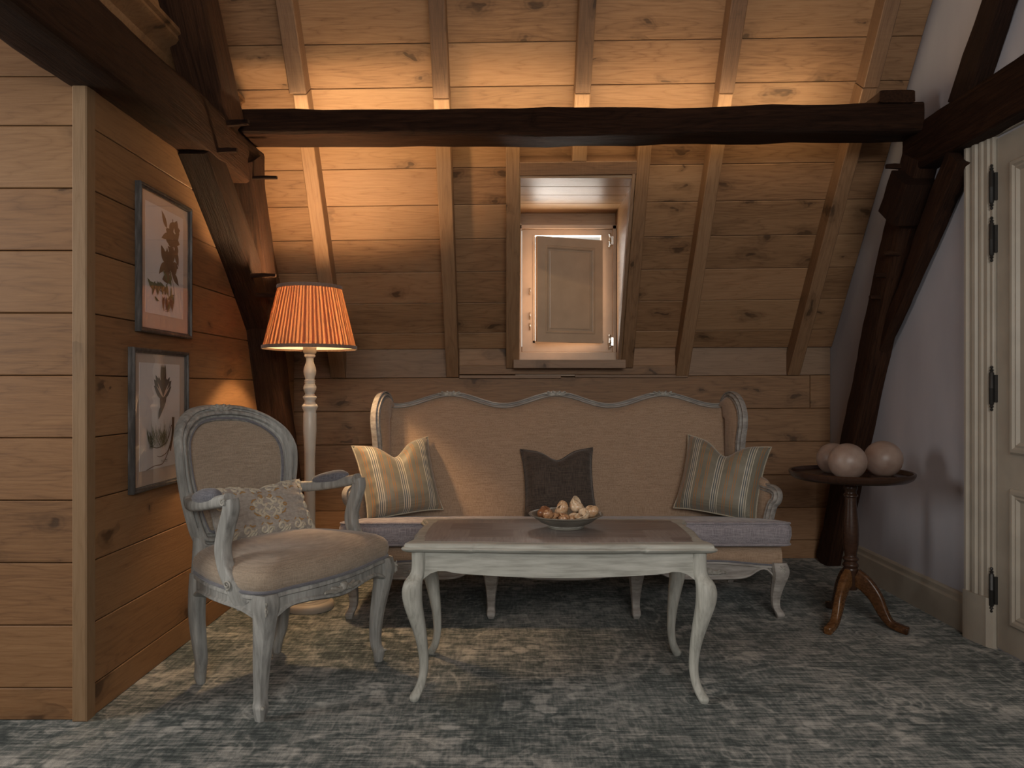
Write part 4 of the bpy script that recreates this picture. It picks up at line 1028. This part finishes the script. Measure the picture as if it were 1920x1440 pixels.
# lumbar cushion with raised embroidery
cu, fs = pillow('cushion', .43, .235, .12, M['brocade'], chop=.06, ear=.10, n=24)
tag(cu, 'small grey brocade cushion with cream scroll embroidery on the armchair', 'cushion')
def emb(paths, name, mat_, r):
    mb = MB()
    for p in paths:
        q = [fs(max(-.99, min(.99, u)), max(-.99, min(.99, v)))+V((0, -.001, 0)) for u, v in p]
        n_ = len(q); mb.sweep(q, circ(r, 5, 1, .5), N=V((0, -1, 0)), sc=[.5+.8*math.sin(PI*(.08+.84*i/(n_-1))) for i in range(n_)])
    mb.build(name, mat_, cu, ang=80, kind='stuff')
def spir(cx, cy, r, turns, a0, sg, asp=.52, n=16):
    return [(cx+asp*r*(1-.8*i/n)*math.cos(a0+sg*turns*2*PI*i/n), cy+r*(1-.8*i/n)*math.sin(a0+sg*turns*2*PI*i/n)) for i in range(n+1)]
cream, gold = [], []
for sx in (-1, 1):
    for sy in (-1, 1):
        cream += [[(sx*.02, sy*.36), (sx*.08, sy*.28), (sx*.13, sy*.16), (sx*.09, sy*.06), (sx*.02, sy*.12)], spir(sx*.15, sy*.22, .13, 1.1, PI*.5, sx*sy), spir(sx*.24, sy*.10, .10, 1, 0, -sx*sy)]
        gold += [spir(sx*.09, sy*.40, .09, 1, PI, sx), [(sx*.2, sy*.3), (sx*.27, sy*.26), (sx*.32, sy*.16)], [(sx*.28, sy*.02), (sx*.34, sy*.05), (sx*.37, 0)]]
    cream += [[(sx*.07, 0), (sx*.035, .09), (0, .14)], [(sx*.07, 0), (sx*.035, -.09), (0, -.14)]]
for e in (-1, 1):
    for i in range(6):
        u = -.84+.335*i
        cream += [spir(u, e*.74, .17, 1.25, PI*(.5+i), 1 if i % 2 else -1), spir(u+.12, e*.82, .13, 1.1, 0, -1 if i % 2 else 1), [(u-.1, e*.9), (u, e*.95), (u+.1, e*.88), (u+.18, e*.72)]]
        gold += [[(u+.05, e*.55), (u+.10, e*.62), (u+.16, e*.60)], [(u-.06, e*.60), (u-.02, e*.52)]]
for sx in (-1, 1):
    for v in (-.45, -.1, .25, .55): cream += [spir(sx*.88, v, .16, 1.2, 0, sx)]
emb(cream, 'scroll_embroidery', M['thread'], .0038); emb(gold, 'leaf_embroidery', M['thread_gold'], .003)
cl = Matrix.Translation(V((-.8315, 2.743, 0))) @ Matrix.Rotation(math.radians(61.5), 4, 'Z')
cu.matrix_world = cl @ Matrix.Translation((.03, .095, .478)) @ Matrix.Rotation(math.radians(-10), 4, 'Z') @ Matrix.Rotation(math.radians(-30), 4, 'X') @ Matrix.Rotation(math.radians(0), 4, 'Y')

# ================================================================ SOFA
SX, SY = .240, 3.75
SF = tag(empty('sofa', (SX, SY, 0)), 'long winged sofa in beige linen with grey carved frame and wavy crest', 'sofa')
SWD = M['wash_sofa']; HW = .985
def sfy(x):                                        # front line of the seat rail (local y)
    return -.312-.020*math.cos(2*PI*x/.66)*(1-min(1, abs(x)/1.3))+.0
def sbz(x):                                        # lower edge of the rail
    d = min(abs(x-k_) for k_ in (-.97, -.335, .325, .97))
    return .188-.0+.035*math.exp(-((d-.07)/.05)**2)-.012*(1 if d > .2 else d/.2)-.03*math.exp(-(d/.03)**2)
n = 120; rings = []
for i in range(n+1):
    x = -HW+2*HW*i/n; y = sfy(x); b = sbz(x); t = .252+.012*math.cos(2*PI*x/.66)
    rings.append([V((x, y+.03, t)), V((x, y+.03, b)), V((x, y, b)), V((x, y-.008, b+.006)), V((x, y-.008, b+.014)), V((x, y, b+.019)), V((x, y, t-.016)), V((x, y-.008, t-.012)), V((x, y-.008, t-.003)), V((x, y, t))])
MB().ring_loft(rings).build('front_rail', SWD, SF, ang=45)
for sx in (-1, 1):
    MB().box((sx*(HW-.015), .01, .225), (.03, .62, .07)).build('side_rail', SWD, SF, smooth=False)
MB().box((0, .31, .225), (2*HW, .03, .07)).build('back_rail', SWD, SF, smooth=False)
rings = []
for i in range(n+1):
    x = -HW+2*HW*i/n; y = sfy(x); t = .252+.012*math.cos(2*PI*x/.66)
    rings.append([V((x, y+.012, t-.01)), V((x, y-.006, t+.002)), V((x, y-.012, t+.02)), V((x, y-.010, .295)), V((x, y+.005, .318)), V((x, y+.05, .330)), V((x, .30, .325)), V((x, .30, t-.01))])
MB().ring_loft(rings).build('seat_deck', M['linen_sofa'], SF, ang=60)
MB().sweep([V((-HW+2*HW*i/n, sfy(-HW+2*HW*i/n)-.006, .2535+.012*math.cos(2*PI*(-HW+2*HW*i/n)/.66))) for i in range(n+1)], circ(.005, 6)).build('gimp', M['gimp'], SF)
for x, kind in ((-.972, 1), (-.335, 0), (.325, 0), (.972, 1)):
    s_ = math.copysign(1, x); ex = s_ if kind else 0
    secs = [(.255, 0, .0, .036), (.225, .006, -.008, .040), (.19, .006, -.008, .035), (.14, -.002, .004, .0275), (.09, -.009, .010, .022), (.05, -.008, .006, .0195), (.03, .002, -.006, .021), (.016, .006, -.010, .0205), (0, .005, -.008, .014)]
    l = leg_loft([(z, x+ex*dx_, -.300+dy_, r, r) for z, dx_, dy_, r in secs], n=32, p=3, flute=.07).build('leg', SWD, SF)
    carving((x+ex*.008, -.345, .235), (1, 0, 0), (0, 0, -1), (ex*.15, -1, 0), .075, l, M['wash_carve'], 'knee_carving', 1.3, .4)
for sx in (-1, 1):
    leg_loft([(.24, sx*.94, .295, .025, .025), (.12, sx*.94, .315, .021, .021), (0, sx*.94, .345, .016, .016)], n=12).build('leg', SWD, SF)
for x in (-.655, -.005, .650): carving((x, sfy(x)-.008, .218), (1, 0, 0), (0, 0, -1), (0, -1, 0), .15, SF, M['wash_carve'], 'rail_carving', .3)
# seat cushion, slightly dropping to the back
cw = 1.015
co_ = rrect(2*cw, .60, .06, 4)
rings = []
def czt(y): return .452-.075*max(0, (y+.36)/.58)
prof = [(-.05, 0, 0), (-.010, 0, 1), (-.002, .012, 1), (.006, .05, 1), (.005, .085, 1), (-.002, .100, 1), (-.010, .108, 1), (-.035, .113, 1), (-.12, .119, 1), (-.24, .122, 1)]
for d, zz, _ in prof:
    ring = []
    for (x, y) in co_:
        kx = 1+d/cw; ky = max(.04, 1+d/.30); yy = y*ky-.06
        ring.append(V((x*kx, yy, .335+zz*(czt(yy)-.335)/.117)))
    rings.append(ring)
sc_ = MB().ring_loft(rings).build('seat_cushion', M['tweed'], SF, ang=60)
for d, zz in ((.001, .008), (.0, .105)):
    path = []
    for (x, y) in co_:
        kx = 1+d/cw; ky = 1+d/.30; yy = y*ky-.06; path.append(V((x*kx, yy, .335+zz*(czt(yy)-.335)/.117)))
    pp = []
    for i, p in enumerate(path):
        q = path[(i+1) % len(path)]; m_ = max(1, int((q-p).length/.08)); pp += [p.lerp(q, j/m_) for j in range(m_)]
    MB().sweep(pp, circ(.0045, 6), N=V((0, 0, 1)), closed=True).build('piping', M['tweed'], sc_)
# back
BW = .905
def crest(x): return .945+.062*(.5+.5*math.cos(2*PI*x/.572))
def sby(z): return .165+.165*(z-.36)/.62           # front face of the back at height z
n, m_ = 96, 14; mb = MB(); rows_ = []
for i in range(m_+1):
    t = i/m_; row = []
    for j in range(n+1):
        x = -BW+2*BW*j/n; z = .34+(crest(x)-.008-.34)*t
        puff = .028*(1-abs(2*t-1)**4)*(1-abs(x/BW)**10)
        row.append(V((x, sby(z)-puff, z)))
    rows_.append(row)
for i in range(m_, -1, -1): rows_.append([V((p.x, p.y+.075 if False else sby(p.z)+.06, p.z)) for p in rows_[i]])
b = 0
for r_ in rows_: mb.v += r_
for i in range(len(rows_)-1):
    for j in range(n): q = i*(n+1)+j; mb.f.append((q, q+1, q+n+2, q+n+1))
mb.build('back_panel', M['linen_sofa'], SF, ang=70)
path = [V((-BW+2*BW*j/n, sby(crest(-BW+2*BW*j/n))+.018, crest(-BW+2*BW*j/n))) for j in range(n+1)]
MB().sweep(path, [(x*1.0, y*1.2) for x, y in MOULD], N=V((0, -1, 0))).build('crest_rail', SWD, SF, ang=40)
for x in (-.572, 0, .572): carving((x, sby(1.0)-.004, crest(x)+.006), (1, 0, 0), (0, 0, 1), (0, -1, .2), .13, SF, M['wash_carve'], 'crest_carving', .42)
for sx in (-1, 1):
    # wing and arm in one: outer frame curve, inner upholstery between it and the back
    fc = spline([V((sx*.900, .335, .965)), V((sx*.907, .285, 1.0)), V((sx*.918, .225, 1.008)), V((sx*.930, .165, .980)), V((sx*.938, .125, .925)), V((sx*.938, .115, .86)), V((sx*.933, .128, .79)), V((sx*.932, .135, .72)), V((sx*.945, .11, .640)), V((sx*.972, .05, .585)), V((sx*1.0, -.03, .563)), V((sx*1.020, -.09, .558)), V((sx*1.030, -.12, .542)), V((sx*1.026, -.124, .51)), V((sx*1.012, -.105, .48)), V((sx*.995, -.10, .40)), V((sx*.985, -.13, .30))], 6)
    n_ = len(fc)
    nrm = []
    for i, p in enumerate(fc): nrm.append(V((-sx*1.0, -.55 if p.z > .62 else -.75, .15)).normalized())
    MB().sweep(fc, [(x*(1.0), y*1.05) for x, y in MOULD] if sx > 0 else [(-x, y*1.05) for x, y in MOULD], N=nrm).build('wing_frame', SWD, SF, ang=40)
    inner = []
    for i, p in enumerate(fc):
        z = min(p.z, .95) if p.y > .1 else min(p.z, .62)
        inner.append(V((sx*.885, .26+(.05 if p.z > .9 else 0), max(.36, z-.01))))
    mb = MB(); rings = []
    for k_ in range(7):
        t = k_/6; puff = .022*math.sin(PI*t)**.7
        rings.append([a.lerp(b, t)+V((-sx*puff, -puff*.3, 0)) for a, b in zip(fc, inner)])
    rings += [[p+V((sx*.028, .01, 0)) for p in r_] for r_ in (rings[-1], rings[3], rings[0])]
    mb.ring_loft(rings, closed=False).build('wing_panel', M['linen_sofa'], SF, ang=70)
    pp = spline([V((sx*.965, .06, .598)), V((sx*.99, -.0, .580)), V((sx*1.010, -.055, .572))], 6); nn_ = len(pp)
    MB().sweep(pp, circ(.028, 12), sc=[max(.15, math.sin(PI*(.05+.9*i/(nn_-1)))**.5) for i in range(nn_)]).build('arm_pad', M['linen_sofa'], SF, ang=80)

# cushions leaning on the sofa back
def seat_pillow(name, w, h, t, mat_, chop, pipe, px, py, Y, lean, yaw, roll, label, grp):
    o, _ = pillow(name, w, h, t, mat_, chop, .07, 28, pipe)
    p = at(px, py, Y)
    o.matrix_world = Matrix.Translation(p) @ Matrix.Rotation(math.radians(yaw), 4, 'Z') @ Matrix.Rotation(math.radians(roll), 4, 'Y') @ Matrix.Rotation(math.radians(lean), 4, 'X')
    return tag(o, label, 'cushion', grp)
seat_pillow('cushion', .39, .395, .19, M['silk'], .20, M['piping'], 762, 967, 3.755, -24, 26, -5, 'striped gold silk cushion at the lamp end of the sofa', 'cushions on the sofa')
seat_pillow('cushion', .405, .40, .19, M['silk'], .19, M['piping'], 1338, 967, 3.755, -24, -26, 7, 'striped silk cushion at the side-table end of the sofa', 'cushions on the sofa')
seat_pillow('cushion', .37, .355, .15, M['brown_linen'], .15, M['brown_linen'], 1052, 967, 3.835, -22, 4, -1, 'small dark brown linen cushion in the middle of the sofa', 'cushions on the sofa')
